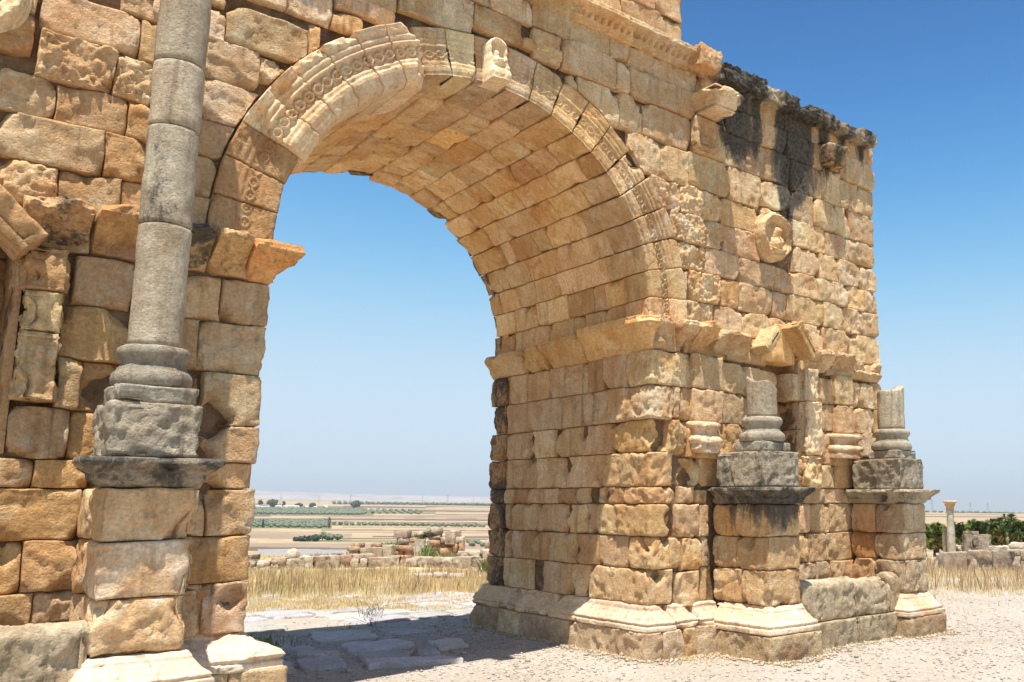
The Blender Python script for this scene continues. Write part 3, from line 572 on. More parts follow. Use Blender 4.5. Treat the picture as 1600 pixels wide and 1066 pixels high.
for (x0, x1, o_, c, bt) in [(-1.62, -1.22, .24, 'd', [(-1.5, 3.78, .12, .1)]), (-1.20, -.70, .30, 'o', [(-1.0, 3.50, .14, .12)]), (-.70, -.44, .24, 'D', ()), (-.43, -.17, .26, 'o', [(-.43, 3.5, .12, .12)])]:
    patch('impost_cornice_stone', facade, x0, x1, 3.47, 3.79, M_stone, arch, prof=cornice_prof(3.47, 3.79, o_), color=(c_ := tint(c, .03))[:3] + (.74 if c != 'o' else .52,), rough=1.7, step=.02, bstep=.010, bites=bt, chips=.9)
patch('impost_cornice_stone', left_pier, -.17, .5, 3.44, 3.76, M_stone, arch, prof=cornice_prof(3.44, 3.76, .24, .02), color=(1.1, .80, .55, .42), rough=1.5, step=.02, bstep=.010, corners=(0.,), chips=.8)
patch('impost_cornice_stone', left_pier, .5, DEP, 3.44, 3.76, M_stone, arch, prof=cornice_prof(3.44, 3.76, .16, .02), color=TINT['o'], step=.02, bstep=.010)

# ---- base moulding and plinth of the piers
def base_prof(z0, z1, out, top=.02):
    def f(A, B, P):
        t = np.clip((B - z0) / (z1 - z0), 0, 1)
        return np.interp(t, [0, .02, .20, .22, .25, .30, .36, .41, .44, .47, .60, .74, .76, .86, .88, 1], [out - .008, out, out, out - .022, out - .026, out - .012, out - .014, out - .034, out - .05, out - .052, out * .42, out * .26, out * .20, out * .18, top + .012, top])
    return f
RPL = Path([(W, DEP), (W, 0), (12, 0)], 1)
ys = [3.57, 2.85, 2.45, 2.1, 1.7, 1.15]
for j, (ya, yb) in enumerate(zip(ys[:-1], ys[1:])):
    bt = [(-(ya + yb) / 2, .5, .16, .09)] if j in (1, 2, 3) else []
    patch('base_moulding_stone', RPL, -ya, -yb, .315, .575, M_pale, arch, prof=base_prof(.315, .575, .18), color=tint('g' if j else 'D', .03), rough=1.2 if j < 4 else .8, step=.02, bstep=.0085, bites=bt, chips=.8)
patch('base_moulding_stone', RPL, -1.15, .24, .315, .575, M_pale, arch, prof=base_prof(.315, .575, .18), color=(1.0, 1.04, 1.16, 0), rough=.55, step=.02, bstep=.0085, corners=(0.,), chips=.5)
patch('base_moulding_stone', RPL, .24, .62, .32, .57, M_pale, arch, prof=base_prof(.32, .57, .16), color=(1.0, 1.04, 1.16, 0), rough=.9, step=.02, bstep=.0085, bites=[(.6, .5, .12, .08)], chips=.8)
patch('base_moulding_stone', RPL, .62, 1.0, .30, .57, M_pale, arch, prof=base_prof(.30, .57, .15), color=(1.0, 1.04, 1.16, 0), rough=.6, step=.02, bstep=.0085, chips=.5)
PLP = Path([(W - .18, DEP + .2), (W - .18, -.18), (12, -.18)], 1)
for (a0, a1, t) in [(-3.76, -3.05, 'D'), (-3.05, -2.5, 'p'), (-2.5, -1.42, 'p'), (-1.42, .23, 'p'), (.23, .55, 'g'), (.55, .72, 'o'), (.72, 1.2, 'g')]:
    patch('plinth_stone', PLP, a0, a1, -.15, .318, M_rub, arch, color=tuple(c * w_ for c, w_ in zip(tint(t, .03)[:3], (1.42, 1.30, 1.12))) + (0,), rough=1.0, step=.03, corners=(0.,), chips=.5, wob=.006, rnd=.02, depth=.2)
core_l = []
LPL = Path([(-.6, 0), (0, 0), (0, DEP)], 1)
patch('base_moulding_stone', LPL, -.58, .7, .44, .72, M_pale, arch, prof=base_prof(.44, .72, .27), color=(1.0, 1.04, 1.16, 0), rough=1.5, step=.02, bstep=.0085, corners=(0.,), chips=.9, bites=[(-.3, .7, .2, .08), (.0, .72, .12, .06)])
for a0, a1 in ((.7, 2.0), (2.0, DEP)): patch('base_moulding_stone', LPL, a0, a1, .44, .72, M_pale, arch, prof=base_prof(.44, .72, .27), step=.06, color=tint('p'))
PL2 = Path([(-.8, -.27), (.27, -.27), (.27, DEP + .2)], 1)
patch('plinth_stone', PL2, -.8, -.42, -.15, .445, M_stone, arch, color=tint('p'), step=.03, depth=.22)
patch('plinth_stone', PL2, -.42, 1.0, -.15, .445, M_stone, arch, color=tint('p'), step=.03, corners=(0.,), depth=.22)
patch('plinth_stone', PL2, 1.0, DEP + .4, -.15, .445, M_stone, arch, color=tint('p'), step=.08, depth=.22)
patch('plinth_stone', facade, -4.3, -1.2, -.15, .66, M_stone, arch, color=tint('o'), step=.06, proud=.02)

# ---- pilasters, niche frames, aedicule gables
def box_patch(name, x0, x1, yb, yf, z0, z1, m, parent, color, bites=(), prof=None, rough=1., step=.025, bstep=None, relief=None, chips=.5, top=True, split=(), label=None, tiltz=0, rnd=.025, depth=.16):
    """ a stone block or run with left side, front, right side and a top face; yb back, yf front """
    p = Path([(x0, yb), (x0, yf), (x1, yf), (x1, yb)], 1)
    L = yb - yf; w_ = x1 - x0; cs = (0., w_)
    mx = min(depth, w_ * .42, max(L * .9, .05))
    r = patch(name, p, -L, w_ + L, z0, z1, m, parent, color=color, bites=bites, prof=prof, rough=rough, step=step, bstep=bstep, corners=cs, relief=relief, chips=chips, rnd=rnd, wob=.006, depth=mx, nolink=True)
    parts = [r]
    if top:
        t_ = lambda A, B, H: np.stack([A, B, z1 - .012 + H], -1)
        ex = prof(np.array([[0.]]), np.array([[z1]]), None)[0, 0] if prof is not None else 0
        parts.append(patch(name, t_, x0 - ex * .92, x1 + ex * .92, yf - ex * .92, yb, m, parent, rough=min(rough, 1.2), step=step * 1.6, nolink=True, rnd=.03, depth=.03, wob=.004, gap=.006, tilt=0, chips=0, proud=-.006))
        parts.append(patch(name, lambda A, B, H: np.stack([A, B, z0 + .004 - H], -1), x0, x1, yf, yb, m, parent, rough=.5, step=.08, nolink=True, rnd=.02, depth=.02, wob=.004, gap=.01))
    o = join(name, parts, m, parent, color, None)
    if label: o['label'] = label
    return o
def rot_box(name, c, ex, ez, L, T, y0, y1, m, parent, color, prof=None, rough=1.2, label=None):
    """ raking member: axis ex in the facade plane, thickness ez, projecting from y0 (back) to y1 (front) """
    c = np.array(c, float); ex = np.array(ex, float); ex /= np.linalg.norm(ex); n2 = np.array([-ex[2], 0, ex[0]])
    def fr(A, B, H): return c + A[..., None] * ex + B[..., None] * n2 + np.stack([0 * A, y1 - H, 0 * A], -1)
    def bt(A, B, H): return c + A[..., None] * ex + (-T / 2 - H)[..., None] * n2 + np.stack([0 * A, B, 0 * A], -1)
    def tp(A, B, H): return c + A[..., None] * ex + (T / 2 + H)[..., None] * n2 + np.stack([0 * A, B, 0 * A], -1)
    def e1(A, B, H): return c + (L / 2 + H)[..., None] * ex + A[..., None] * n2 + np.stack([0 * A, B, 0 * A], -1)
    def e0(A, B, H): return c + (-L / 2 - H)[..., None] * ex + A[..., None] * n2 + np.stack([0 * A, B, 0 * A], -1)
    k = dict(step=.025, rough=rough, nolink=True, rnd=.02, depth=.05, gap=.001, wob=.004, chips=.4)
    step3 = lambda A, B: np.interp(B, [y1, y1 + .04, y1 + .05, y1 + .12, y1 + .13, y0], [.0, .0, -.02, -.02, -.045, -.045])
    parts = [patch(name, fr, -L / 2, L / 2, -T / 2, T / 2, m, None, relief=lambda A, B: fbm(np.stack([A * 9 + c[0], B * 9, 0 * A], -1), 19, 3) * .035 + np.interp(B, [-T/2, -T * .2, -T * .15, T * .1, T * .16, T/2], [-.04, -.04, -.015, -.01, .0, .0]), **k),
             patch(name, bt, -L / 2, L / 2, y1, y0, m, None, **k), patch(name, tp, -L / 2, L / 2, y1, y0, m, None, **k),
             patch(name, e1, -T / 2, T / 2, y1, y0, m, None, **k), patch(name, e0, -T / 2, T / 2, y1, y0, m, None, **k)]
    o = join(name, parts, m, parent, color, None)
    if label: o['label'] = label
    return o
# right aedicule: niche recess, gable of two raking cornices, side pilaster
nb = Path([(6.0, .34), (6.66, .34)], 0)
for (z0, z1) in [(1.84, 2.25), (2.25, 2.62), (2.62, 2.99), (2.99, 3.58)]:
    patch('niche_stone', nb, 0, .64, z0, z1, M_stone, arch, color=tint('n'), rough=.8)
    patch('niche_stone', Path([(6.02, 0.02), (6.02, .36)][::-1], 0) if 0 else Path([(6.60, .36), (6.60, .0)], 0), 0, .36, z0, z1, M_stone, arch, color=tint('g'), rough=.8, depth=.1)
rot_box('raking_cornice', (5.82, 0, 3.68), (.42, 0, .50), 0, .36, .12, .05, -.28, M_stone, arch, tint('p'), label='left slope of the small niche gable')
rot_box('raking_cornice', (6.40, 0, 3.74), (.42, 0, -.50), 0, .50, .14, .05, -.34, M_stone, arch, tint('y'), label='right slope of the small niche gable')
patch('tympanum_stone', Path([(5.8, -.06), (6.55, -.06)], 0), .08, .66, 3.45, 3.95, M_vault, arch, color=tint('y'), rough=.8, clip=lambda A, B: (A, np.minimum(B, 4.0 - np.abs(A - .37) * 1.05)))
patch('niche_stone', Path([(6.0, .2), (6.66, .2)], 0), 0.02, .62, 3.56, 4.0, M_stone, arch, color=tint('D'), rough=1.5)
# fluted side pilaster of the right niche; its pale tone paints in the sunlight there
for (z0, z1, xa, xb) in [(2.28, 2.99, 6.62, 6.92), (2.99, 3.42, 6.62, 6.84), (1.85, 2.28, 6.60, 6.88)]:
    box_patch('pilaster_stone', xa, xb, .05, -.13, z0, z1, M_pale, arch, tint('R', .02), rough=1.8, relief=(lambda A, B: -.012 * (np.cos(A / .045 * PI) > .3)) if z0 > 2 else None, top=True, chips=.8)
# pilasters behind the columns with their moulded bases
def pil_base(x0, x1, z0, z1, yf, color, rough=.7):
    pf = lambda A, B, P: np.interp((B - z0) / (z1 - z0), [0, .22, .26, .30, .42, .48, .58, .72, .76, .80, .93, .97, 1], [.04, .04, .02, .055, .06, .045, .005, .005, .02, .045, .045, .02, 0])
    box_patch('pilaster_base', x0, x1, .05, yf, z0, z1, M_pale, arch, color, prof=pf, rough=rough, step=.016, chips=.4, rnd=.012)
pil_base(7.24, 7.70, 2.26, 2.60, -.10, tint('g'))
pil_base(4.66, 5.00, 2.24, 2.61, -.10, tint('g'), 1.2)
for (z0, z1) in [(2.60, 2.99), (2.99, 3.40)]:
    box_patch('pilaster_stone', 4.64, 5.12, .05, -.09, z0, z1, M_stone, arch, tint('g'), rough=.7, top=False)
    box_patch('pilaster_stone', 7.30, 7.66, .05, -.08, z0, z1, M_stone, arch, tint('g'), rough=.7, top=False)
for (z0, z1, t_) in [(2.36, 2.84, 'g'), (2.84, 3.12, 'p'), (3.12, 3.44, 'n')]:
    box_patch('pilaster_stone', -1.57, -1.34, .06, -.15, z0, z1, M_stone, arch, tint(t_), rough=1.7, chips=.9, relief=lambda A, B: -.012 * (np.cos(A / .04 * PI) > .2), bites=[(.0, z0 + .1, .13, .07)])
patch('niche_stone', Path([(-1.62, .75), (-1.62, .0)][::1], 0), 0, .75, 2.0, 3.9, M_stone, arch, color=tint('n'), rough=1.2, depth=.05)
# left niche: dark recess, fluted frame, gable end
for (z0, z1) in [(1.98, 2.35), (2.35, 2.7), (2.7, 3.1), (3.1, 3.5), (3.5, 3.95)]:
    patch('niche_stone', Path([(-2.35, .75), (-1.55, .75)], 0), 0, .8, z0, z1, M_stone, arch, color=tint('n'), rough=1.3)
rot_box('raking_cornice', (-1.88, 0, 3.72), (.50, 0, -.50), 0, .92, .19, .05, -.36, M_stone, arch, (.92, .84, .76, .35), label='weathered end of the left niche gable')
rot_box('raking_cornice', (-2.45, 0, 3.80), (-.50, 0, -.50), 0, .95, .20, .05, -.36, M_grey, arch, (1.05, .9, .75, .35))
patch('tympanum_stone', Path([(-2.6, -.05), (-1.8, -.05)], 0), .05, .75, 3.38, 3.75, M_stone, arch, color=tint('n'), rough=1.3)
# ---- pedestals in front of the piers
def pedestal(x0, x1, yf, zs, plz, tints, bites, sd, lich):
    """ zs: plinth top, moulding top, joints..., cornice bottom, cornice top """
    zp, zm, j1, j2, zc0, zc1 = zs
    random.seed(sd)
    lab = dict(parent=arch)
    # plinth and base moulding
    box_patch('pedestal_plinth', x0 - .13, x1 + .18, -.10, yf - .15, -.15, zp, M_rub, arch, tuple(c * w_ for c, w_ in zip(tints[0][:3], (1.40, 1.28, 1.08))) + (tints[0][3],), rough=1.1, step=.03, chips=.7)
    box_patch('pedestal_base', x0 - .0, x1 + .04, -.05, yf - .0, zp, zm, M_pale, arch, (1.0, 1.04, 1.16, tints[1][3]), prof=base_prof(zp, zm, .135, .0), rough=.55, step=.02, bstep=.0085, chips=.6, bites=bites[0])
    # die courses: side stones and front stone
    for k, (za, zb) in enumerate([(zm, j1), (j1, j2), (j2, zc0)]):
        mid = yf + random.uniform(.38, .52)
        p = Path([(x0, 0), (x0, yf), (x1, yf), (x1, 0)], 1); L = -yf; w_ = x1 - x0
        patch('pedestal_stone', p, yf - mid, w_ + .35, za, zb, M_rub if sd == 6 else M_stone, arch, color=tints[2 + k] if sd != 6 else tuple(c * w_ for c, w_ in zip(tints[2 + k][:3], (1.30, 1.20, 1.02))) + (tints[2 + k][3],), rough=1.15, step=.024, corners=(0., w_), bites=bites[1 + k], chips=.8, rnd=.03, depth=.2)
        patch('pedestal_stone', p, -L, yf - mid, za, zb, M_stone, arch, color=tint(random.choice('go') if k else 'p') if tints[2 + k][3] < .5 else tints[2 + k], rough=1.2, step=.026, chips=.8, depth=.2, bites=[(-L + .1, za, .12, .08)] if k == 0 else ())
        patch('pedestal_stone', p, w_ + .35, w_ + L, za, zb, M_stone, arch, color=tint('g'), step=.05, depth=.2)
    cp = cornice_prof(zc0, zc1, .15, .01)
    box_patch('pedestal_cornice', x0, x1, -.0 if x0 > 0 else -.60, yf, zc0, zc1, M_grey, arch, tints[5], prof=cp, rough=1.3, step=.018, bstep=.009, chips=.95, rnd=.012, bites=bites[4])
    join('pedestal_core', [lump_box(x0 + .1, x1 - .1, yf + .1, .1, 0, zc1 - .05)], M_mortar, arch, kind=None)
gr = (1, 1, 1, .18)
pedestal(-1.12, -.60, -.86, (.50, .73, 1.08, 1.44, 1.78, 1.975), 0, [tint('p'), tint('p'), tint('p'), tint('R'), (1.1, 1.05, 1.0, .08), (.9, .86, .82, .74)],
         [(), [(-.02, 1.05, .15, .08), (.52, 1.0, .12, .05)], [(.50, 1.14, .1, .03)], [(.5, 1.46, .18, .08)], [(.35, 1.975, .14, .08), (.66, 1.975, .1, .06)]], 3, 0)
pedestal(5.03, 5.56, -.87, (.27, .56, .94, 1.30, 1.66, 1.85), 0, [(.92,.9,.86,.0), tint('p'), (1.0, .98, .92, .06), (1.0, .97, .9, .10), (1.0, .97, .9, .12), (.8, .78, .75, .66)],
         [(), [(0.0, .62, .12, .08)], [(-.3, 1.25, .12, .08)], [], [(-.85, 1.8, .12, .08)]], 4, 0)
pedestal(7.62, 8.12, -.87, (.24, .52, .94, 1.28, 1.66, 1.85), 0, [(.82, .80, .77, .12), (.98,.98,.98,.05), (.92, .92, .92, .0), (.98, .96, .92, .08), (.92, .90, .88, .15), (.95, .92, .86, .42)],
         [(), [], [], [(-.30, 1.66, .1, .08)], [(-.3, 1.8, .16, .16), (.05, 1.80, .18, .16)]], 6, 0)
# stones bonding the left pedestal to its wall
for (za, zb) in [(1.09, 1.44), (1.45, 1.78)]:
    box_patch('pedestal_side_stone', -.62, -.46, 0.02, -.34, za, zb, M_stone, arch, tint('p'), rough=1.6, chips=.9)
box_patch('pedestal_side_stone', -.60, -.40, 0.02, -.30, .73, 1.06, M_stone, arch, tint('p'), rough=1.5, chips=.9)

# ---- columns standing on the pedestals
def column(cx, cy, z, blk, r, zt, label, drums, lich, brk, flutes=0, plz=None, seed=0):
    random.seed(seed)
    t = thing('column', (cx, cy, z), label, 'column', 'columns standing on the arch pedestals')
    x0, x1, yf, yb, hb = blk
    box_patch('pedestal_block', x0, x1, yb, yf, z, z + hb, M_grey, t, (1.0, .96, .9, lich[0]), rough=1.5, step=.022, chips=.9, rnd=.018)
    z1 = z + hb; zp = z1 + .115
    box_patch('plinth', cx - .235, cx + .235, cy + .23, cy - .235, z1, zp, M_grey, t, (1, 1, 1, lich[1]), rough=1.0, step=.022, chips=.7, rnd=.015)
    pr = [(.02, zp + .002), (r * 1.38, zp + .002), (r * 1.46, zp + .02), (r * 1.49, zp + .055), (r * 1.45, zp + .09), (r * 1.35, zp + .108), (r * 1.30, zp + .115), (r * 1.28, zp + .125), (r * 1.17, zp + .15), (r * 1.16, zp + .175),
          (r * 1.25, zp + .198), (r * 1.31, zp + .21), (r * 1.35, zp + .235), (r * 1.32, zp + .265), (r * 1.22, zp + .28), (r * 1.06, zp + .285), (.02, zp + .288)]
    lathe('base', cx, cy, pr, M_grey, t, (1, .99, .97, lich[2]), rough=.005)
    zb = zp + .285
    for k, (za, ze, c, bk) in enumerate(drums):
        last = k == len(drums) - 1
        tp = brk if last else None
        e = .012
        ring_ = [(.02, za), (r - e, za), (r - .002, za + .012), (r, za + .03), (r * (1 - .01 * (ze - za)), ze - .03), (r * (1 - .01 * (ze - za)) - .002, ze - .012), (r - e, ze - .002), (r * .6, ze - (.03 if last and brk else 0)), (.01, ze - .002 - (.05 if last and brk else 0))]
        lathe('shaft_drum', cx, cy, ring_, M_grey, t, c, rough=.0035, flutes=flutes, fd=.009, top=tp)
    return t
column(-.855, -.56, 1.975, (-1.12, -.60, -.84, -.2, .365), .163, 0, 'tall grey column of stacked drums rising in front of the left pier', 
       [(2.742, 3.60, (1.3, 1.22, 1.1, .22), 0), (3.602, 4.315, (1.1, 1.05, .96, .52), 0), (4.318, 4.80, (1.5, 1.38, 1.24, .0), 0), (4.803, 5.9, (1.28, 1.2, 1.1, .36), 0), (5.903, 6.6, (1, 1, 1, .3), 0)], (.36, .36, .26), None, seed=1)
column(5.28, -.56, 1.85, (4.98, 5.56, -.88, -.1, .40), .178, 0, 'short broken fluted column stub on the blackened pedestal nearer the archway',
       [(2.655, 3.06, (1.05, 1.0, .93, .44), 0)], (.5, .36, .40), lambda t: .05 * np.cos(t - 2.4) + .025 * np.sin(t * 3 + 1), flutes=20, seed=2)
column(7.84, -.56, 1.85, (7.56, 8.10, -.87, -.1, .40), .182, 0, 'short plain column stub with chipped base on the pedestal at the right end',
       [(2.655, 3.20, (1.0, .95, .87, .38), 0)], (.40, .34, .44), lambda t: .045 * np.cos(t + .3) + .02 * np.sin(t * 2 + 2), seed=5)

# ---- stone basins between the pedestals
def basin(xs, y0, y1, z0, z1, name, label, seed, m=M_grey):
    random.seed(seed)
    t = thing('stone_basin', ((xs[0] + xs[-1]) / 2, y1, 0), label, 'basin', 'basins at the foot of the arch')
    for k, (a, b) in enumerate(zip(xs[:-1], xs[1:])):
        def rp(A, B, P):   # rounded top edge
            return 0
        p = Path([(a, y1), (a, y0), (b, y0), (b, y1)], 1); w_ = b - a
        hh = z1 - random.uniform(0, .05)
        # section swept: up the front, over the rounded top, down inside
        T = .24; R = .10
        def sec(A, B, H, a=a, hh=hh):
            h1 = hh - z0 - R; q = PI * R / 2
            s1 = np.clip(B, 0, h1); 
            th_ = np.clip((B - h1) / R, 0, PI / 2); s3 = np.clip(B - h1 - q, 0, T - 2 * R); th2 = np.clip((B - h1 - q - (T - 2 * R)) / R, 0, PI / 2); s5 = np.clip(B - h1 - 2 * q - (T - 2 * R), 0, h1)
            y = y0 + (1 - np.cos(th_)) * R * 0 + R * (1 - np.cos(th_)) + s3 + R * np.sin(th2)
            z = z0 + s1 + R * np.sin(th_) - R * (1 - np.cos(th2)) - s5
            ny = -np.cos(th_) * (B < h1 + q + T - 2 * R) + np.sin(th2); nz = np.sin(th_) * (B > h1) * np.cos(th2)
            ny = np.where(B <= h1, -1, ny)
            return np.stack([A, y + ny * H, z + nz * H], -1)
        Ltot = 2 * (hh - z0 - R) + PI * R + T - 2 * R
        parts = [patch('s', sec, a, b, 0, Ltot, m, None, step=.022, rough=1.35, rnd=.025, depth=.06, nolink=True, bites=[(b - .03, .42, .13, .07)] if k == 1 else (), chips=.6)]
        for xx, sg in ((a, -1), (b, 1)):
            parts.append(patch('s', lambda A, B, H, xx=xx, sg=sg: np.stack([xx + sg * (H - .012), A, B], -1), y0 + .015, y0 + T - .01, z0, hh - .03, m, None, step=.03, nolink=True, rnd=.05, depth=.03))
        join('rim_stone', parts, m, t, ((1.12, 1.0, .84, .04), (1.05, .94, .78, .08))[k % 2], None)
    n = 2
    ws = np.linspace(xs[0] + .02, xs[-1] + .0, n + 1)
    for a, b in zip(ws[:-1], ws[1:]):
        box_patch('footing_stone', a, b, y1, y0 - .03, -.1, z0, M_grey, t, (1.02, .92, .75, .06), rough=1.3, step=.03)
    box_patch('basin_wall', xs[0], xs[0] + .2, 0, y0 + .24, z0, z1 - .04, M_grey, t, tint('g'), step=.05)
    return t
basin([5.70, 6.72, 7.42, 7.66], -.76, -.25, .30, .78, 'b', 'long grey stone basin with rounded rim between the two pedestals right of the archway', 8)
basin([-2.9, -2.05, -1.12], -.86, -.28, .33, .97, 'b', 'grey stone basin with rounded worn rim at the lower left beside the tall column', 9)

# ---- top cornice, attic
def top_cornice(x0, x1, z0, z1, out, m, color, rough, bites=(), chips=.9, dent=True):
    def f(A, B, P):
        t = np.clip((B - z0) / (z1 - z0), 0, 1)
        h = np.interp(t, [0, .1, .14, .30, .34, .55, .60, .72, .76, 1], [.02, .03, .06, .065, .10, .12, .20, .22, out, out])
        if dent: h = h - .05 * ((A % .09) < .042) * (t > .34) * (t < .56)
        return h
    return box_patch('cornice_stone', x0, x1, .2, -.02, z0, z1, m, arch, color, prof=lambda A, B, P: f(A, B, P), rough=rough, step=.0125, bstep=.010, bites=bites, chips=chips, rnd=.02)
random.seed(21)
x = -4.2
while x < 2.9:
    x1 = min(2.95, x + random.uniform(.6, .9)); patch('cornice_stone', facade, x, x1, 6.87, 7.10, M_stone, arch, step=.05, color=tint('g'), prof=cornice_prof(6.87, 7.1, .22)); x = x1
for (a, b, t) in [(2.95, 3.72, 'y'), (3.72, 4.08, 'p'), (4.08, 4.56, 'p')]:
    top_cornice(a, b, 6.88, 7.11, .20, M_stone, tint(t), .7, chips=.6, bites=[(random.uniform(0, b - a), 7.12, .10, .06)])
rn = random.Random(4)
for (a, b, z1, c, o_) in [(4.58, 4.92, 7.20, 'R', .26), (4.92, 5.10, 7.16, 'D', .16), (5.10, 5.58, 7.13, 'D', .22), (5.58, 5.82, 7.12, 'D', .26), (5.84, 6.16, 7.05, 'D', .2), (6.16, 6.44, 7.08, 'D', .27), (6.44, 6.72, 7.03, 'D', .22),
                          (6.72, 6.96, 7.08, 'D', .24), (6.98, 7.34, 7.12, 'D', .18), (7.34, 7.84, 7.03, 'D', .24), (7.84, 8.22, 7.09, 'D', .24)]:
    if a < 4.9:
        V, F = rock((a + b) / 2, .0, 7.03, (b - a) * 1.05, .56, .26, 0, n=20, sq=.12, rough=.16, seed=4, fr=5); V[:, 2] += fbm(V * 11, 71, 3) * .03
        under(link_mesh('cornice_stone', V, F, M_stone, None, (1.05, 1.0, .95, .25)), arch); continue
    hh = z1 - 6.90 + rn.uniform(-.03, .03); dp = .36 + o_ * .5
    V, F = rock((a + b) / 2, -o_ * .75 + dp / 2 - .02, 6.90 + hh / 2, (b - a) * 1.06, dp, hh, rn.uniform(-.05, .05), n=20, sq=rn.uniform(.06, .22), rough=.20, seed=rn.random() * 90, fr=5)
    V[:, 2] += fbm(V * 11, 71, 3) * .03; V[:, 1] += fbm(V * 13 + 5, 72, 3) * .03
    under(link_mesh('cornice_stone', V, F, M_grey, None, (1.0, .90, .78, rn.uniform(.25, .6))), arch)
# attic remains over the archway
for k, (z0, z1) in enumerate([(7.14, 7.5), (7.5, 7.95), (7.95, 8.3)]):
    x = -.3
    while x < 4.5:
        x1 = x + random.uniform(.4, .7)
        if 4.54 - x1 < .25: x1 = 4.54
        patch('attic_stone', Path([(-1, .02), (4.54, .02), (4.54, 1.4)], 0), x + 1, x1 + 1 + (.5 if x1 == 4.54 else 0), z0, z1, M_stone, arch, color=tint(random.choice('gpR')), step=.04, corners=(5.54,)); x = x1
patch('attic_stone', Path([(-1, .1), (4.54, .1), (4.54, 1.4)], 0), 6.04, 6.9, 7.14, 8.2, M_stone, arch, step=.07)

# projecting capital fragments of the lost entablature supports
def fr_prof(z0, z1, o_): return lambda A, B, P: np.interp((B - z0) / (z1 - z0), [0, .18, .22, .4, .44, .62, .66, .85, 1], [-.05, -.04, -.005, .0, .035, .04, .075, .085, .06]) * o_
box_patch('projecting_capital', 4.70, 5.06, 0, -.40, 6.34, 6.62, M_pale, arch, tint('R'), prof=fr_prof(6.34, 6.62, 1), rough=1.0, step=.016, bstep=.009, chips=.9, bites=[(0.0, 6.64, .14, .08), (.3, 6.62, .1, .06)], label='pale carved block jutting out high on the wall near the attic')
box_patch('projecting_capital', 4.72, 4.92, 0, -.14, 6.62, 6.78, M_stone, arch, tint('g'), rough=1.8, step=.02, chips=1)
box_patch('projecting_capital', 4.66, 5.02, 0, -.10, 5.92, 6.33, M_stone, arch, tint('p'), rough=.8, step=.02, chips=.8, relief=lambda A, B: -.035 * ((np.abs(A - .18) < .10) & (B > 5.98) & (B < 6.24)) + .03 * ((np.abs(A - .18) < .07) & (B > 6.0) & (B < 6.1)))
box_patch('projecting_capital', 7.10, 7.42, 0, -.24, 6.34, 6.62, M_stone, arch, (.9, .85, .8, .45), prof=fr_prof(6.34, 6.62, .6), rough=1.9, step=.018, chips=.9, label='smaller weathered block jutting from the wall near the right end')

# ---- carved medallions
def medallion(cx, cz, r, color, label, seed):
    def disc(A, B, H):   # A angle, B radius
        return np.stack([cx + B * np.cos(A), -.02 - H, cz + B * 1.0 * np.sin(A)], -1)
    na, nr = 90, 34
    a = np.linspace(0, 2 * PI, na, endpoint=False); rr = np.linspace(0.001, r * 1.06, nr)
    A, B = np.meshgrid(a, rr, indexing='ij'); X = B * np.cos(A); Z = B * np.sin(A); q = B / r
    H = .035 + .075 * np.exp(-((q - .86) / .11) ** 2) + .025 * np.exp(-((q - .68) / .05) ** 2)
    H = H - .012 * (np.cos(A * 34) > .3) * (np.abs(q - .86) < .1)
    body = .15 * np.exp(-((X / (r * .34)) ** 2 + ((Z + r * .38) / (r * .34)) ** 2)); head = .14 * np.exp(-(((X - .01) / (r * .15)) ** 2 + ((Z - r * .2) / (r * .24)) ** 2))
    arm = .07 * np.exp(-(((X - r * .3) / (r * .12)) ** 2 + ((Z + r * .2) / (r * .3)) ** 2))
    H = H + (body + head + arm) * (q < .8) - .05 * (q < .62) + .02 * np.abs(vnoise(np.stack([X * 26, 0 * X, Z * 26], -1), 53)); H = np.where(q > .99, .0, H)
    P = np.stack([X + cx, 0 * X, Z + cz], -1)
    wob = 1 + .05 * fbm(P * 4, 50 + seed, 2)
    H = H + fbm(P * 14, 51, 3) * .018
    V = np.stack([cx + X * wob, -.03 - H, cz + Z * wob], -1); idx = np.arange(na * nr).reshape(na, nr)
    F = np.stack([idx[:, :-1], np.roll(idx, -1, 0)[:, :-1], np.roll(idx, -1, 0)[:, 1:], idx[:, 1:]], -1).reshape(-1, 4)
    Vs = V.reshape(-1, 3)[idx[:, -1]] + np.array([0, .12, 0]); off = na * nr; k = np.arange(na)
    F = np.concatenate([F, np.stack([idx[:, -1], np.roll(idx[:, -1], -1), off + np.roll(k, -1), off + k], -1)])
    o = link_mesh('medallion', np.concatenate([V.reshape(-1, 3), Vs]), F, M_pale, None, color); under(o, arch); o['label'] = label
medallion(6.09, 5.10, .31, tint('y'), 'round carved medallion with worn bust on the right pier', 1)
medallion(-2.08, 5.22, .36, tint('R'), 'broken carved medallion at the upper left', 2)
print('objects after arch', len(bpy.data.objects))
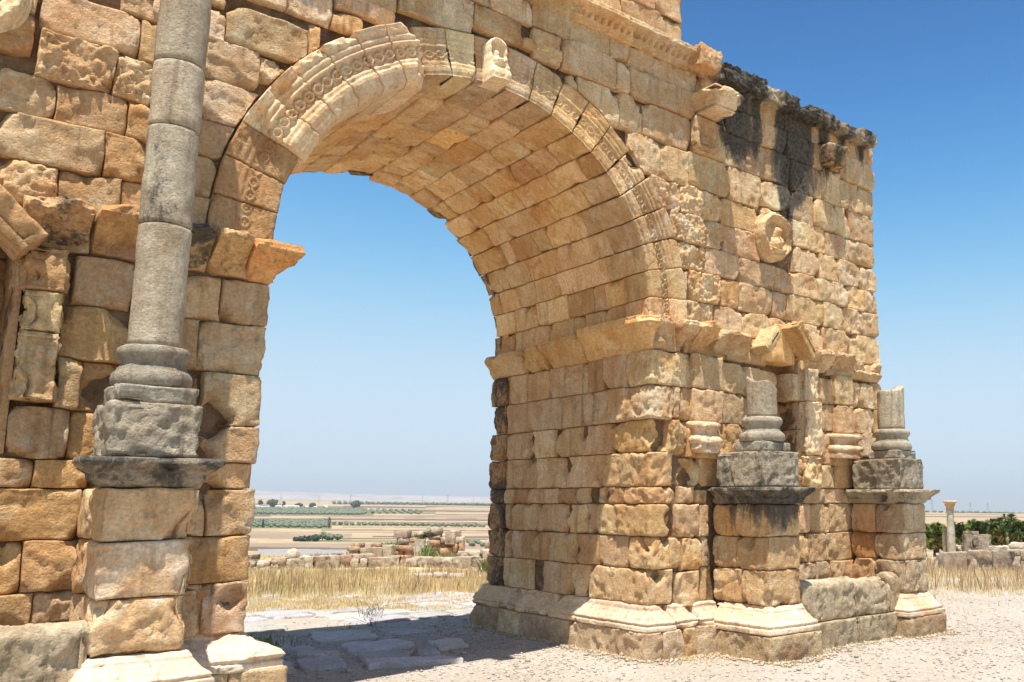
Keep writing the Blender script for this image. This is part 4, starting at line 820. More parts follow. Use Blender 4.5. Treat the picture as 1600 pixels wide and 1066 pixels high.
# ------------------------------------------------------------------ ground and far landscape
YAW = math.radians(42.864); CAMX, CAMY = -2.186, -7.523
FV = np.array([math.sin(YAW), math.cos(YAW)]); RV = np.array([math.cos(YAW), -math.sin(YAW)])
def land(u, d, z=0):
    """ landscape frame: d metres out from the viewpoint hill towards the plain, u metres to the right of it """
    return np.stack([CAMX + FV[0] * d + RV[0] * u, CAMY + FV[1] * d + RV[1] * u, np.zeros_like(u * 1.0) + z], -1)
def terrain(u, d):
    near = -29 * (1 - np.exp(-np.maximum(d - 31, 0) / 45.)) - .35 * sstep(26, 34, d)
    far = 1.69 - .0245 * u - .0094 * d
    w = sstep(900, 5600, d); P = np.stack([u / 900, d / 700, 0 * d], -1)
    h = near * (1 - w) + far * w + fbm(P, 60, 3) * 3 * sstep(900, 2500, d) + fbm(P * 9, 64, 3) * .25 * sstep(60, 200, d)
    Ph = np.stack([u / 2300, d / 1500, 0 * d], -1)
    h = h + sstep(5600, 7600, d) * (30 + 42 * fbm(Ph, 61, 4)) + sstep(8000, 9800, d) * (16 + 34 * fbm(Ph * .8 + 5, 62, 4))
    return h
def near_h(x, y):
    P = np.stack([x * .55, y * .55, 0 * x], -1)
    h = fbm(P, 70, 3) * .035 + .04 * np.exp(-((x - 3.8) / .4) ** 2) * sstep(-1.0, .3, y) * (1 - sstep(3.0, 4.2, y))
    return h
# near ground: fine sheet in world axes
def ground_mat():
    m, nt, b = new_mat('pale_gravel_earth'); q = NB(nt); pos = q.n('ShaderNodeNewGeometry').outputs['Position']
    sep = q.n('ShaderNodeSeparateXYZ'); q.l(pos, sep.inputs[0])
    g = q.noise(pos, 70, 6, .75); g2 = q.noise(pos, 24, 5, .7); big = q.noise(pos, .7, 5, .6)
    vo = q.n('ShaderNodeTexVoronoi'); vo.inputs['Scale'].default_value = 45; q.l(pos, vo.inputs['Vector'])
    vc = q.n('ShaderNodeTexVoronoi'); vc.inputs['Scale'].default_value = 45; q.l(pos, vc.inputs['Vector'])
    base = q.mix(q.ramp(big, .38, .62), (.42, .365, .30), (.375, .315, .25))
    st = q.n('ShaderNodeSeparateColor'); q.l(vc.outputs['Color'], st.inputs[0])
    base = q.mix(q.math('MULTIPLY', q.ramp(st.outputs[0], .45, 1), .45), base, (.60, .55, .48))
    base = q.mix(q.math('MULTIPLY', q.ramp(st.outputs[1], .6, 1), .38), base, (.30, .24, .18))
    base = q.mix(q.math('MULTIPLY', q.ramp(g, .56, .7), .38), base, (.27, .21, .15))
    # straw litter and dry earth away from the arch
    str_ = q.noise(pos, 1.3, 6, .65)
    base = q.mix(q.math('MULTIPLY', q.ramp(q.math('ADD', str_, q.math('MULTIPLY', q.math('SUBTRACT', sep.outputs[1], 6.5), .05)), .52, .62), .75), base, (.60, .455, .24))
    q.l(base, b.inputs['Base Color'])
    n1 = q.bump(q.math('SUBTRACT', 1.0, vo.outputs[0]), .5, .012, None); q.bump(q.math('ADD', g, g2), .5, .02, b, n1)
    return m
M_ground = ground_mat()
nx, ny = 300, 300
# graded grid, denser near the arch
gx = np.concatenate([np.linspace(-34, -6, 30)[:-1], np.linspace(-6, 16, 200), np.linspace(16, 48, 60)[1:]]); gy = np.concatenate([np.linspace(-32, -8, 26)[:-1], np.linspace(-8, 10, 170), np.linspace(10, 46, 60)[1:]])
X, Y = np.meshgrid(gx, gy, indexing='ij')
du = (X - CAMX) * RV[0] + (Y - CAMY) * RV[1]; dd = (X - CAMX) * FV[0] + (Y - CAMY) * FV[1]
rad = np.hypot(X - 6, Y - 4)
Zg = near_h(X, Y) - .35 * sstep(26, 34, dd) - 29 * (1 - np.exp(-np.maximum(dd - 31, 0) / 45.))
idx = np.arange(X.size).reshape(X.shape)
F = np.stack([idx[:-1, :-1], idx[1:, :-1], idx[1:, 1:], idx[:-1, 1:]], -1).reshape(-1, 4)
tag(link_mesh('ground', np.stack([X, Y, Zg], -1).reshape(-1, 3), F, M_ground), kind='structure')

# far terrain as one sheet with fields as faces of different soil
def soil(name, a, b_, s=.02, c3=None): return simple_mat(name, a, b_, s, c3, s * 3.1, bump=None)
MF = [soil('straw_field', (.40, .30, .17), (.34, .25, .14), .012, (.44, .35, .22)), soil('ploughed_field', (.17, .105, .075), (.14, .09, .065), .02), soil('green_field', (.13, .145, .07), (.17, .165, .085), .03),
      soil('stony_field', (.29, .285, .26), (.26, .25, .22), .05), soil('tan_field', (.26, .19, .125), (.30, .22, .15), .02), soil('hazy_hill_earth', (.42, .36, .32), (.33, .29, .27), .0012, (.22, .22, .20))]  # pale dry hills, lightened further so the colour carries some of the haze
ds = np.concatenate([np.linspace(24, 60, 14), np.geomspace(64, 11500, 420)]); ss = np.linspace(-1.9, 1.9, 330)
D, Sx = np.meshgrid(ds, ss, indexing='ij'); U = D * Sx
Zt = terrain(U, D)
Zt = np.where(D < 46, Zt - .6 * (1 - sstep(34, 46, D)), Zt)
V = land(U, D); V[..., 2] = Zt
idx = np.arange(D.size).reshape(D.shape); F = np.stack([idx[:-1, :-1], idx[:-1, 1:], idx[1:, 1:], idx[1:, :-1]], -1).reshape(-1, 4)
dc = (D[:-1, :-1] + D[1:, 1:]) / 2; sc_ = (Sx[:-1, :-1] + Sx[1:, 1:]) / 2
kind = np.zeros_like(dc, int)
def field(d0, d1, s0, s1, k, sk=0.0):
    e = dc * (1 + .4 * sk * (sc_ + .36)); kind[(e > d0) & (e < d1) & (sc_ > s0) & (sc_ < s1)] = k
field(60, 470, -2, 2, 4); field(470, 4500, -2, 2, 0)
field(560, 650, -.56, -.36, 1, .3); field(500, 580, -.49, -.36, 3, .3); field(470, 510, -.6, -.2, 2)
field(650, 690, -.5, -.38, 0); field(690, 720, -.45, -.25, 2, .2); field(740, 860, -.60, -.39, 4, .25); field(735, 760, -.41, -.2, 1, .2)
field(950, 985, -.42, -.2, 1, .35); field(1010, 1330, -.65, -.415, 2, .3); field(1130, 1200, -.42, -.28, 2, .5)
field(1180, 1260, -.38, -.18, 1, .5); field(1420, 1520, -.5, -.1, 1, .6); field(1600, 1720, -.42, -.2, 4, .5)
field(1820, 2450, -.7, -.36, 2, .2); field(2000, 2500, -.37, -.30, 2, .9); field(2300, 2480, -.33, -.15, 1, .4); field(1860, 1960, -.3, -.1, 1, .6)
field(2850, 3060, -.40, -.30, 1); field(3500, 4100, -.41, -.05, 2, .2); field(3100, 3500, -.6, -.47, 2); field(3650, 4300, -.2, .8, 2, 0)
rf = np.random.RandomState(3)
for k in range(160):      # patchwork elsewhere
    s0 = rf.uniform(-1.9, 1.8); d0 = rf.uniform(120, 5000); 
    if -.62 < s0 < -.0: continue
    field(d0, d0 * rf.uniform(1.03, 1.12), s0, s0 + rf.uniform(.1, .4), rf.choice([0, 0, 1, 2, 4, 1]), rf.uniform(-.4, .4))
for (a_, b_, s0, s1, k_, sk) in [(600, 660, -.6, -.1, 4, .5), (780, 815, -.36, -.1, 1, .4), (880, 915, -.6, -.1, 4, .2), (1050, 1085, -.40, -.1, 4, .6), (1290, 1330, -.42, -.1, 1, .7), (1385, 1410, -.6, -.1, 4, .3), (1560, 1590, -.33, -.1, 1, .5), (1730, 1780, -.5, -.15, 1, .4),
                              (2120, 2190, -.34, -.1, 4, .3), (2260, 2330, -.3, -.1, 1, .5), (2550, 2640, -.36, -.1, 4, .2), (2700, 2900, -.45, -.31, 1, .1), (3150, 3300, -.31, -.1, 1, .3)]: field(a_, b_, s0, s1, k_, sk)
kind[dc > 5400] = 5
tag(link_mesh('farmland_plain', V.reshape(-1, 3), F, None, mats=MF, mi=kind.ravel()), kind='structure')

# haze over the plain
hz = bpy.data.materials.new('haze_air'); hz.use_nodes = True; ht = hz.node_tree; ht.nodes.clear()
ho = ht.nodes.new('ShaderNodeOutputMaterial'); hv = ht.nodes.new('ShaderNodeVolumePrincipled'); hv.inputs['Color'].default_value = (.93, .96, 1.0, 1); hv.inputs['Density'].default_value = HAZE
hv.inputs['Anisotropy'].default_value = .2
ht.links.new(hv.outputs[0], ho.inputs['Volume'])
def plain_box(x0, x1, y0, y1, z0, z1):
    V = [(x, y, z) for x in (x0, x1) for y in (y0, y1) for z in (z0, z1)]
    return V, [(0, 1, 3, 2), (4, 6, 7, 5), (0, 4, 5, 1), (2, 3, 7, 6), (0, 2, 6, 4), (1, 5, 7, 3)]
if HAZE > 0:
    zlo, zhi = float(Zt.min()) - 1, float(Zt.max()) + 20
    hb = plain_box(-24000, 24000, -24000, 24000, zlo, max(zhi, 40))
    tag(link_mesh('haze', hb[0], hb[1], hz, smooth=False), kind='stuff', label='thin blue air over the plain')

# ------------------------------------------------------------------ trees of the plain
def leaf_mat(name, a, b_, s=3):
    m, nt, b = new_mat(name); q = NB(nt); oi = q.n('ShaderNodeObjectInfo'); pos = q.n('ShaderNodeNewGeometry').outputs['Position']
    c = q.mix(q.ramp(q.noise(pos, s, 4, .6), .35, .65), a, b_); c = q.mix(1.0, c, oi.outputs['Color'], 'MULTIPLY'); q.l(c, b.inputs['Base Color']); b.inputs['Roughness'].default_value = .75
    return m
M_olive = leaf_mat('olive_foliage', (.135, .16, .095), (.185, .20, .13), .3)
M_dark = leaf_mat('cypress_foliage', (.035, .055, .03), (.06, .08, .04), 1)
M_bark = simple_mat('bark', (.16, .12, .08), (.10, .075, .05), 4)
def ico():
    t = (1 + 5 ** .5) / 2; v = np.array([(-1, t, 0), (1, t, 0), (-1, -t, 0), (1, -t, 0), (0, -1, t), (0, 1, t), (0, -1, -t), (0, 1, -t), (t, 0, -1), (t, 0, 1), (-t, 0, -1), (-t, 0, 1)], float)
    f = [(0, 11, 5), (0, 5, 1), (0, 1, 7), (0, 7, 10), (0, 10, 11), (1, 5, 9), (5, 11, 4), (11, 10, 2), (10, 7, 6), (7, 1, 8), (3, 9, 4), (3, 4, 2), (3, 2, 6), (3, 6, 8), (3, 8, 9), (4, 9, 5), (2, 4, 11), (6, 2, 10), (8, 6, 7), (9, 8, 1)]
    return v / np.linalg.norm(v[0]), np.array(f)
IV, IF = ico()
def clumps(P, S, rng):
    n = len(P); V = (IV[None] * (1 + rng.uniform(-.22, .22, (n, 12, 1))) * S[:, None, :] + P[:, None, :]).reshape(-1, 3)
    F = (IF[None] + (np.arange(n) * 12)[:, None, None]).reshape(-1, 3); return V, F
rng = np.random.RandomState(5)
def grove(name, label, d0, d1, s0, s1, sp, size, skew, seed, hfac=.75, keep=.93):
    r = np.random.RandomState(seed); Pd = []; 
    for d in np.arange(d0, d1, sp):
        for u in np.arange(d * s0 - 40, d * s1 + 40, sp):
            e = d / (1 + skew * (u / d + .36))
            if s0 < u / e < s1 and r.rand() < keep: Pd.append((u + r.uniform(-1, 1), e + r.uniform(-1, 1)))
    Pd = np.array(Pd); z = terrain(Pd[:, 0], Pd[:, 1]); P = land(Pd[:, 0], Pd[:, 1]); P[:, 2] = z + size * .5
    S = np.stack([size * r.uniform(.7, 1.1, len(P))] * 3, -1); S[:, 2] *= hfac
    # two or three lumps per crown
    P2 = np.concatenate([P, P + r.uniform(-.5, .5, P.shape) * size * .8]); S2 = np.concatenate([S, S * .7])
    V, F = clumps(P2, S2 * .62, r); o = link_mesh(name, V, F, M_olive, smooth=False)
    return tag(o, label, 'olive grove', kind='stuff')
grove('olive_grove', 'grey green olive orchard in rows left of the lone cypress on the plain', 1010, 1330, -.60, -.415, 11, 4.4, .3, 1)
grove('olive_grove', 'thin line of olive trees running right across the straw fields', 1130, 1190, -.42, -.24, 10, 4.2, .5, 2)
grove('olive_grove', 'broad far olive orchard in front of the white farm buildings', 1830, 2450, -.62, -.375, 15, 6, .2, 3)
grove('olive_grove', 'sparse olive orchard thinning to the right of the far orchard', 1980, 2400, -.38, -.31, 22, 6, .7, 4)
grove('olive_grove', 'dark tree belt along the horizon below the hills', 3600, 3900, -.41, -.05, 26, 11, .2, 5)
grove('olive_grove', 'olive rows in front of the low ridge at the right', 3750, 4050, .22, .60, 30, 12, 0, 7)
grove('olive_grove', 'low green orchard strip right of the ruined tower', 640, 700, -.33, -.2, 8, 3, .3, 6)
def leafy_tree(name, u, d, h, w, label, cat, m, n=60, seed=0, trunk=.25, shape='round'):
    r = np.random.RandomState(seed); z = float(terrain(np.array([u]), np.array([d]))[0]); b = land(np.array([float(u)]), np.array([float(d)]))[0]
    t = thing(name, (b[0], b[1], z), label, cat)
    P = r.normal(size=(n, 3)); P /= np.linalg.norm(P, axis=1)[:, None]; P *= r.uniform(.5, 1, (n, 1))
    if shape == 'column': 
        P[:, 2] = r.uniform(-1, 1, n); k = np.sqrt(np.clip(1 - np.abs(P[:, 2]) ** 2.5, .02, 1)); P[:, 0] *= k; P[:, 1] *= k
    P = P * np.array([w / 2, w / 2, h * (1 - trunk) / 2]) + np.array([0, 0, h * (1 + trunk) / 2]); S = np.repeat(r.uniform(.12, .24, (n, 1)), 3, 1) * w
    V, F = clumps(P, S, r); o = link_mesh('crown', V, F, m, smooth=False); o.parent = t
    lv = []; s = 8; a = np.linspace(0, 2 * PI, s, endpoint=False)
    for (zz, rr) in ((-.5, .06 * w), (h * trunk, .045 * w), (h * .6, .02 * w)): lv.append(np.stack([rr * np.cos(a), rr * np.sin(a), 0 * a + zz], -1))
    V = np.concatenate(lv); i = np.arange(3 * s).reshape(3, s); F = np.stack([i[:-1], np.roll(i, -1, 1)[:-1], np.roll(i, -1, 1)[1:], i[1:]], -1).reshape(-1, 4)
    o = link_mesh('trunk', V, F, M_bark); o.parent = t; return t
leafy_tree('cypress_tree', -.413 * 1010, 1010, 13, 3.0, 'lone dark narrow cypress at the right end of the olive orchard', 'tree', M_dark, 60, 1, .08, 'column')
leafy_tree('cypress_tree', -.487 * 1040, 1040, 10, 3.2, 'smaller dark cypress inside the olive orchard on the left', 'tree', M_dark, 60, 2, .08, 'column')
bl = ['leftmost small dark bush of the row in front of the stony field', 'second small bush of the row in front of the stony field', 'third bush of the row, slightly taller, on the near fields', 'fourth dark bush of the row, narrow and upright', 'fifth and largest dark bush of the row on the near fields']
for k, (px_, w_, h_) in enumerate([(473, 5, 3.2), (480, 5, 3.4), (486, 4, 4), (493, 4, 4.4), (502, 7, 5)]):
    tag(leafy_tree('bush', (px_ - 1091) / 1377.5 * 700, 700, h_, w_, bl[k], 'bush', M_dark, 40, 10 + k, .05), group='row of bushes on the near fields')
for k, (px_, w_, h_, l) in enumerate([(513, 6, 6, 'taller light green tree right of the row of dark bushes'), (524, 7, 5, 'rounded light green tree in the middle right of the bush row'), (537, 6, 5, 'light green tree at the right end of the bush row')]):
    leafy_tree('small_tree', (px_ - 1091) / 1377.5 * 720, 720, h_, w_, l, 'tree', M_olive, 50, 20 + k, .1)
for k, (px_, d, w_, h_, l) in enumerate([(432, 2560, 26, 24, 'dark rounded tree beside the white farm buildings'), (414, 2600, 12, 24, 'dark upright tree left of the white farm house'), (450, 2550, 9, 22, 'slim dark tree right of the white farm house'), (474, 2560, 18, 14, 'low dark tree right of the farm buildings'), (562, 2700, 26, 18, 'solitary dark tree on the straw plain right of the farm'), (495, 2560, 16, 14, 'small dark tree at the right end of the farm')]):
    leafy_tree('plain_tree', (px_ - 1091) / 1377.5 * d, d, h_, w_, l, 'tree', M_dark, 50, 30 + k, .15)
# white farm
M_white = simple_mat('whitewash', (.78, .77, .73), (.70, .69, .66), .3, bump=None); M_roof = simple_mat('farm_roof', (.48, .30, .22), (.42, .27, .2), .3, bump=None); M_pane = simple_mat('dark_glass', (.05, .06, .07), (.07, .08, .09), 1, bump=None)
def house(px_, d, wd, h, label):
    u = (px_ - 1091) / 1377.5 * d; z = float(terrain(np.array([u]), np.array([float(d)]))[0]); b = land(np.array([u]), np.array([float(d)]))[0]
    t = thing('farm_building', (b[0], b[1], z), label, 'farm building'); t.rotation_euler = (0, 0, -YAW)
    bx = plain_box(-wd / 2, wd / 2, -5, 5, -1, h); o = link_mesh('wall', bx[0], bx[1], M_white, smooth=False); o.parent = t
    V = [(-wd / 2 - .4, -5.4, h), (wd / 2 + .4, -5.4, h), (wd / 2 + .4, 5.4, h), (-wd / 2 - .4, 5.4, h), (-wd / 2 - .4, 0, h + 2.2), (wd / 2 + .4, 0, h + 2.2)]
    o = link_mesh('roof', V, [(0, 1, 5, 4), (2, 3, 4, 5), (0, 4, 3), (1, 2, 5), (3, 2, 1, 0)], M_roof if wd > 20 else M_white, smooth=False); o.parent = t
    for k in range(max(1, int(wd // 7))):
        x = -wd / 2 + (k + .5) * wd / max(1, int(wd // 7)); bx = plain_box(x - .8, x + .8, -5.1, -4.9, h * .35, h * .7); o = link_mesh('window', bx[0], bx[1], M_pane, smooth=False); o.parent = t
for a in [(420, 2520, 26, 8, 'largest white farm building on the far plain'), (409, 2500, 12, 6, 'small white shed left of the largest farm building'), (442, 2530, 16, 6, 'long low pale building just right of the dark rounded tree'), (455, 2500, 18, 7, 'white farm building right of the slim dark tree'), (468, 2540, 20, 6, 'pale farm building near the right end of the farm'), (499, 2480, 8, 5, 'tiny white hut among the olives right of the farm'), (486, 2500, 7, 5, 'tiny white hut left of the last one'), (515, 2600, 9, 5, 'lone tiny pale hut at the far right of the farm')]: house(*a)
# pylons
M_steel = simple_mat('galvanised_steel', (.30, .31, .32), (.25, .26, .27), 1, bump=None)
def pylon(px_, d, h, label):
    u = (px_ - 1091) / 1377.5 * d; z = float(terrain(np.array([u]), np.array([float(d)]))[0]); b = land(np.array([u]), np.array([float(d)]))[0]
    t = thing('power_pylon', (b[0], b[1], z), label, 'pylon', 'power pylons on the plain'); t.rotation_euler = (0, 0, -YAW)
    Vs = []; Fs = []; o = 0
    def bar(p, q_, w):
        nonlocal o
        p = np.array(p, float); q_ = np.array(q_, float); d_ = q_ - p; d_ /= np.linalg.norm(d_); a = np.cross(d_, [0.3, .9, .1]); a /= np.linalg.norm(a); c = np.cross(d_, a)
        V = [p + w * a, p + w * c, p - w * a, p - w * c, q_ + w * a, q_ + w * c, q_ - w * a, q_ - w * c]; Vs.append(V); Fs.extend([(o + i, o + (i + 1) % 4, o + 4 + (i + 1) % 4, o + 4 + i) for i in range(4)]); o += 8
    k = h / 40
    for sx in (-1, 1):
        for sy in (-1, 1): bar((sx * 4 * k, sy * 4 * k, -2), (sx * .5 * k, sy * .5 * k, h), .22 * k)
    for i in range(6):
        z0 = h * i / 6; z1 = h * (i + 1) / 6; w0 = 4 * k * (1 - i / 6) + .5 * k; w1 = 4 * k * (1 - (i + 1) / 6) + .5 * k
        bar((-w0, -w0, z0), (w1, -w1, z1), .14 * k); bar((w0, -w0, z0), (-w1, -w1, z1), .14 * k)
    ob = link_mesh('lattice_mast', np.concatenate(Vs), Fs, M_steel, smooth=False); ob.parent = t
    Vs.clear(); Fs.clear(); o = 0
    for zz, w in ((h * .72, 9 * k), (h * .84, 7 * k), (h * .95, 5 * k)): bar((-w, 0, zz), (w, 0, zz), .2 * k)
    ob = link_mesh('crossarm', np.concatenate(Vs), Fs, M_steel, smooth=False); ob.parent = t
for a in [(445, 2900, 36, 'tallest power pylon, above the farm on the plain'), (504, 3700, 34, 'faint pylon right of the farm pylon'), (553, 3600, 42, 'pylon left of the archway centre on the horizon'), (664, 3900, 36, 'pylon over the straw plain right of centre'), (703, 3700, 42, 'pylon near the right side of the archway view'), (743, 3800, 32, 'pylon closest to the right pier edge in the archway'),
          (1452, 3300, 46, 'pylon just left of the distant column'), (1511, 3600, 44, 'pylon right of the distant column'), (1538, 3700, 44, 'rightmost pylon over the low ridge')]: pylon(*a)
# ------------------------------------------------------------------ paving slabs of the old road
random.seed(31)
M_slab = stone_mat('blue_grey_paving', (.50, .475, .45), (.43, .41, .385), (.33, .28, .23), (.56, .53, .49), rust=.2, streak=0, pit=.5)
road = bpy.data.objects.new('paved_road', None); C.objects.link(road); tag(road, kind='structure')
def slab(quad, z, parent, c):
    q = np.array(quad, float); q = q[[3, 2, 1, 0]] if True else q
    L = max(np.linalg.norm(q[1] - q[0]), .2); H_ = max(np.linalg.norm(q[3] - q[0]), .2)
    def M(A, B, H):
        s = A / L; t = B / H_
        P = (1 - s)[..., None] * (1 - t)[..., None] * q[0] + s[..., None] * (1 - t)[..., None] * q[1] + s[..., None] * t[..., None] * q[2] + (1 - s)[..., None] * t[..., None] * q[3]
        return np.stack([P[..., 0], P[..., 1], z + H], -1)
    return patch('paving_slab', M, 0, L, 0, H_, M_slab, parent, color=c, step=.05, rough=.6, rnd=.022, depth=.12, chips=.8, wob=.05, tilt=.005)
for Q in [[(1.56, 4.42), (1.71, 4.18), (1.62, 3.56), (1.44, 3.62)], [(1.43, 3.63), (1.76, 3.52), (1.69, 3.02), (1.35, 3.16)], [(2.13, 4.57), (2.74, 4.12), (2.57, 3.37), (1.86, 3.43)], [(1.99, 3.21), (2.7, 3.15), (2.7, 2.56), (1.89, 2.49)],
          [(2.85, 4.26), (3.29, 4.22), (3.31, 3.35), (2.78, 3.5)], [(1.3, 2.54), (1.67, 2.36), (1.58, 1.82), (1.15, 1.93)], [(1.92, 2.46), (2.45, 2.23), (2.31, 1.85), (1.82, 2.06)], [(2.86, 2.7), (3.17, 2.51), (3.08, 2.1), (2.74, 2.14)],
          [(1.8, 2.0), (2.53, 1.56), (2.59, 1.27), (1.71, 1.63)], [(2.54, 2.33), (2.73, 2.33), (2.63, 1.8), (2.37, 1.87)], [(1.42, 3.01), (1.79, 2.75), (1.74, 2.46), (1.35, 2.58)], [(.7, 2.6), (1.2, 2.5), (1.1, 1.95), (.7, 2.0)], [(.8, 3.4), (1.3, 3.3), (1.25, 2.7), (.75, 2.75)], [(.9, 4.3), (1.35, 4.3), (1.3, 3.5), (.8, 3.6)]]:
    slab(Q, .038 + random.uniform(-.008, .012), road, tint('g', .06))
# the road goes on in the sun behind the arch
y = 4.75
while y < 9.2:
    h = random.uniform(.45, .8); x = .2 + random.uniform(0, .4)
    while x < 5.6:
        w_ = random.uniform(.6, 1.15)
        if random.random() < .8: slab([(x, y + h), (x + w_ - .06, y + h - .02), (x + w_ - .05, y + .05), (x + .02, y + .06)], .03 + random.uniform(-.01, .012), road, tuple(c * .88 for c in tint('g', .06)[:3]) + (0,))
        x += w_
    y += h

# ------------------------------------------------------------------ pebbles and crumbs of stone
M_peb = stone_mat('pebble_limestone', (.60, .53, .44), (.42, .35, .27), (.30, .20, .13), (.70, .66, .6), rust=.3, streak=0, pit=.4)
def ground_z(x, y):
    return near_h(x, y)
r = np.random.RandomState(8)
OV = np.array([(1, 0, 0), (-1, 0, 0), (0, 1, 0), (0, -1, 0), (0, 0, 1), (0, 0, -.6)], float); OF = np.array([(0, 2, 4), (2, 1, 4), (1, 3, 4), (3, 0, 4), (2, 0, 5), (1, 2, 5), (3, 1, 5), (0, 3, 5)])
def chips_of_stone(P, S, rng):
    n = len(P); a = rng.uniform(0, 2 * PI, n); v = OV[None] * (1 + rng.uniform(-.35, .35, (n, 6, 1))) * S[:, None, :]; ca, sa = np.cos(a)[:, None], np.sin(a)[:, None]
    v = np.stack([v[..., 0] * ca - v[..., 1] * sa, v[..., 0] * sa + v[..., 1] * ca, v[..., 2]], -1) + P[:, None, :]
    return v.reshape(-1, 3), (OF[None] + (np.arange(n) * 6)[:, None, None]).reshape(-1, 3)
def pebbles(name, n, x0, x1, y0, y1, smin, smax, label, rej=None):
    x = r.uniform(x0, x1, n); y = r.uniform(y0, y1, n)
    ok = ~((x > W - .1) & (x < 8.4) & (y > -.1) & (y < 3.5)); ok &= ~((x < .1) & (y > -.1) & (y < 3.5)); 
    if rej is not None: ok &= rej(x, y)
    x, y = x[ok], y[ok]; n = len(x); s = smin + (smax - smin) * r.uniform(0, 1, n) ** 3.5
    P = np.stack([x, y, ground_z(x, y) + s * .25], -1); S = s[:, None] * r.uniform(.6, 1.2, (n, 3)) * np.array([1, 1, .6])
    V, F = chips_of_stone(P, S, r); tag(link_mesh(name, V, F, M_peb, smooth=False), label, 'gravel', kind='stuff')
pebbles('gravel', 26000, -.5, 9.5, -4.6, 4.5, .004, .022, 'pale gravel strewn over the ground before the arch')
pebbles('gravel', 9000, 6, 20, -6, 5, .006, .028, 'pale gravel right of the arch')
pebbles('gravel', 1800, 2.4, 3.95, -.2, 4.2, .005, .022, 'gravel heaped along the foot of the right pier inside the archway')
pebbles('gravel', 900, 1, 9, -1.8, 12, .02, .045, 'scattered stone crumbs')

# ------------------------------------------------------------------ dry grass and weeds
M_grass = leaf_mat('dry_grass', (.74, .60, .34), (.62, .46, .22), 2.2)
M_weed = leaf_mat('green_weed', (.16, .21, .055), (.24, .26, .09), 2)
M_seed = leaf_mat('brown_seedheads', (.36, .22, .12), (.42, .28, .16), 2)
def blades(name, x, y, h, w, m, label, cat, kind='stuff', lean=.35, zf=None, parent=None):
    n = len(x); z = (zf or ground_z)(x, y); a = r.uniform(0, PI, n); la = r.uniform(0, 2 * PI, n); ln = r.uniform(0, lean, n) * h
    b = np.stack([x, y, z - .01], -1); s = np.stack([np.cos(a), np.sin(a), 0 * a], -1) * w[:, None]
    mid = b + np.stack([np.cos(la) * ln * .35, np.sin(la) * ln * .35, h * .55], -1); tip = b + np.stack([np.cos(la) * ln, np.sin(la) * ln, h], -1)
    V = np.stack([b - s, b + s, mid + s * .7, mid - s * .7, tip], 1).reshape(-1, 3); k = np.arange(n) * 5
    F4 = np.stack([k, k + 1, k + 2, k + 3], -1); F3 = np.stack([k + 3, k + 2, k + 4], -1)
    F = np.concatenate([np.stack([k, k + 1, k + 2], -1), np.stack([k, k + 2, k + 3], -1), F3])
    o = link_mesh(name, V, F, m, smooth=False)
    if parent: under(o, parent); return o
    return tag(o, label, cat, kind=kind)
def fz(x, y):
    d_ = (x - CAMX) * FV[0] + (y - CAMY) * FV[1]
    return near_h(x, y) - .35 * sstep(26, 34, d_) - 29 * (1 - np.exp(-np.maximum(d_ - 31, 0) / 45.))
def scatter_land(n, d0, d1, s0, s1, dens=None):
    d_ = np.sqrt(r.uniform(d0 ** 2, d1 ** 2, n)); s_ = r.uniform(s0, s1, n); P = land(d_ * s_, d_); x, y = P[:, 0], P[:, 1]
    k = vnoise(np.stack([x * .8, y * .8, 0 * x], -1), 90) * .5 + vnoise(np.stack([x * 2.6, y * 2.6, 0 * x], -1), 91) * .5
    ok = (k > (-.03 if dens is None else dens)) | (r.rand(n) < .14)
    return x[ok], y[ok], d_[ok], s_[ok]
x, y, d_, s_ = scatter_land(120000, 14.0, 22.3, -.55, -.19)
ok = (y > 4.2) ; x, y, d_ = x[ok], y[ok], d_[ok]
k = sstep(14.6, 18.5, d_); h = (r.uniform(.02, .10, len(x)) + k * r.uniform(.0, .16, len(x)) ** 1.0 * (1 + .8 * vnoise(np.stack([x * 1.3, y * 1.3, 0 * x], -1), 97))) * (1 - .55 * sstep(20.3, 21.5, d_)); blades('dry_grass', x, y, h, r.uniform(.003, .007, len(x)), M_grass, 'tall golden dry grass beyond the archway', 'dry grass', zf=fz)
x, y, d_, s_ = scatter_land(40000, 14.0, 23, -1.25, -.52); ok = (x < 1.5) & (y > 5.2); x, y, d_ = x[ok], y[ok], d_[ok]; blades('dry_grass', x, y, r.uniform(.03, .22, len(x)), r.uniform(.003, .007, len(x)), M_grass, 'dry grass behind the left pier, hidden from the front', 'dry grass', zf=fz)
x, y, d_, s_ = scatter_land(30000, 15.5, 23, -.22, .24); ok = y > 4.2; x, y, d_ = x[ok], y[ok], d_[ok]; blades('dry_grass', x, y, r.uniform(.03, .22, len(x)), r.uniform(.003, .007, len(x)), M_grass, 'dry grass behind the right pier, hidden from the front', 'dry grass', zf=fz)
x, y, d_, s_ = scatter_land(1500, 16.0, 20.5, -.55, -.2); blades('dry_seed_stalks', x, y, r.uniform(.2, .42, len(x)), r.uniform(.004, .010, len(x)), M_seed, 'brown seed stalks standing above the dry grass beyond the archway', 'dry grass', lean=.2, zf=fz)
x, y, d_, s_ = scatter_land(900, 15.5, 21, -.52, -.36, .1); blades('green_stalks', x, y, r.uniform(.12, .32, len(x)), r.uniform(.004, .009, len(x)), M_weed, 'yellow green weeds mixed into the dry grass on the left', 'weeds', lean=.2, zf=fz)
x, y, d_, s_ = scatter_land(12000, 22.6, 34, -.55, -.18); blades('dry_grass', x, y, r.uniform(.05, .18, len(x)), r.uniform(.006, .014, len(x)), M_grass, 'dry grass on the slope behind the low ruined walls', 'dry grass', zf=fz)
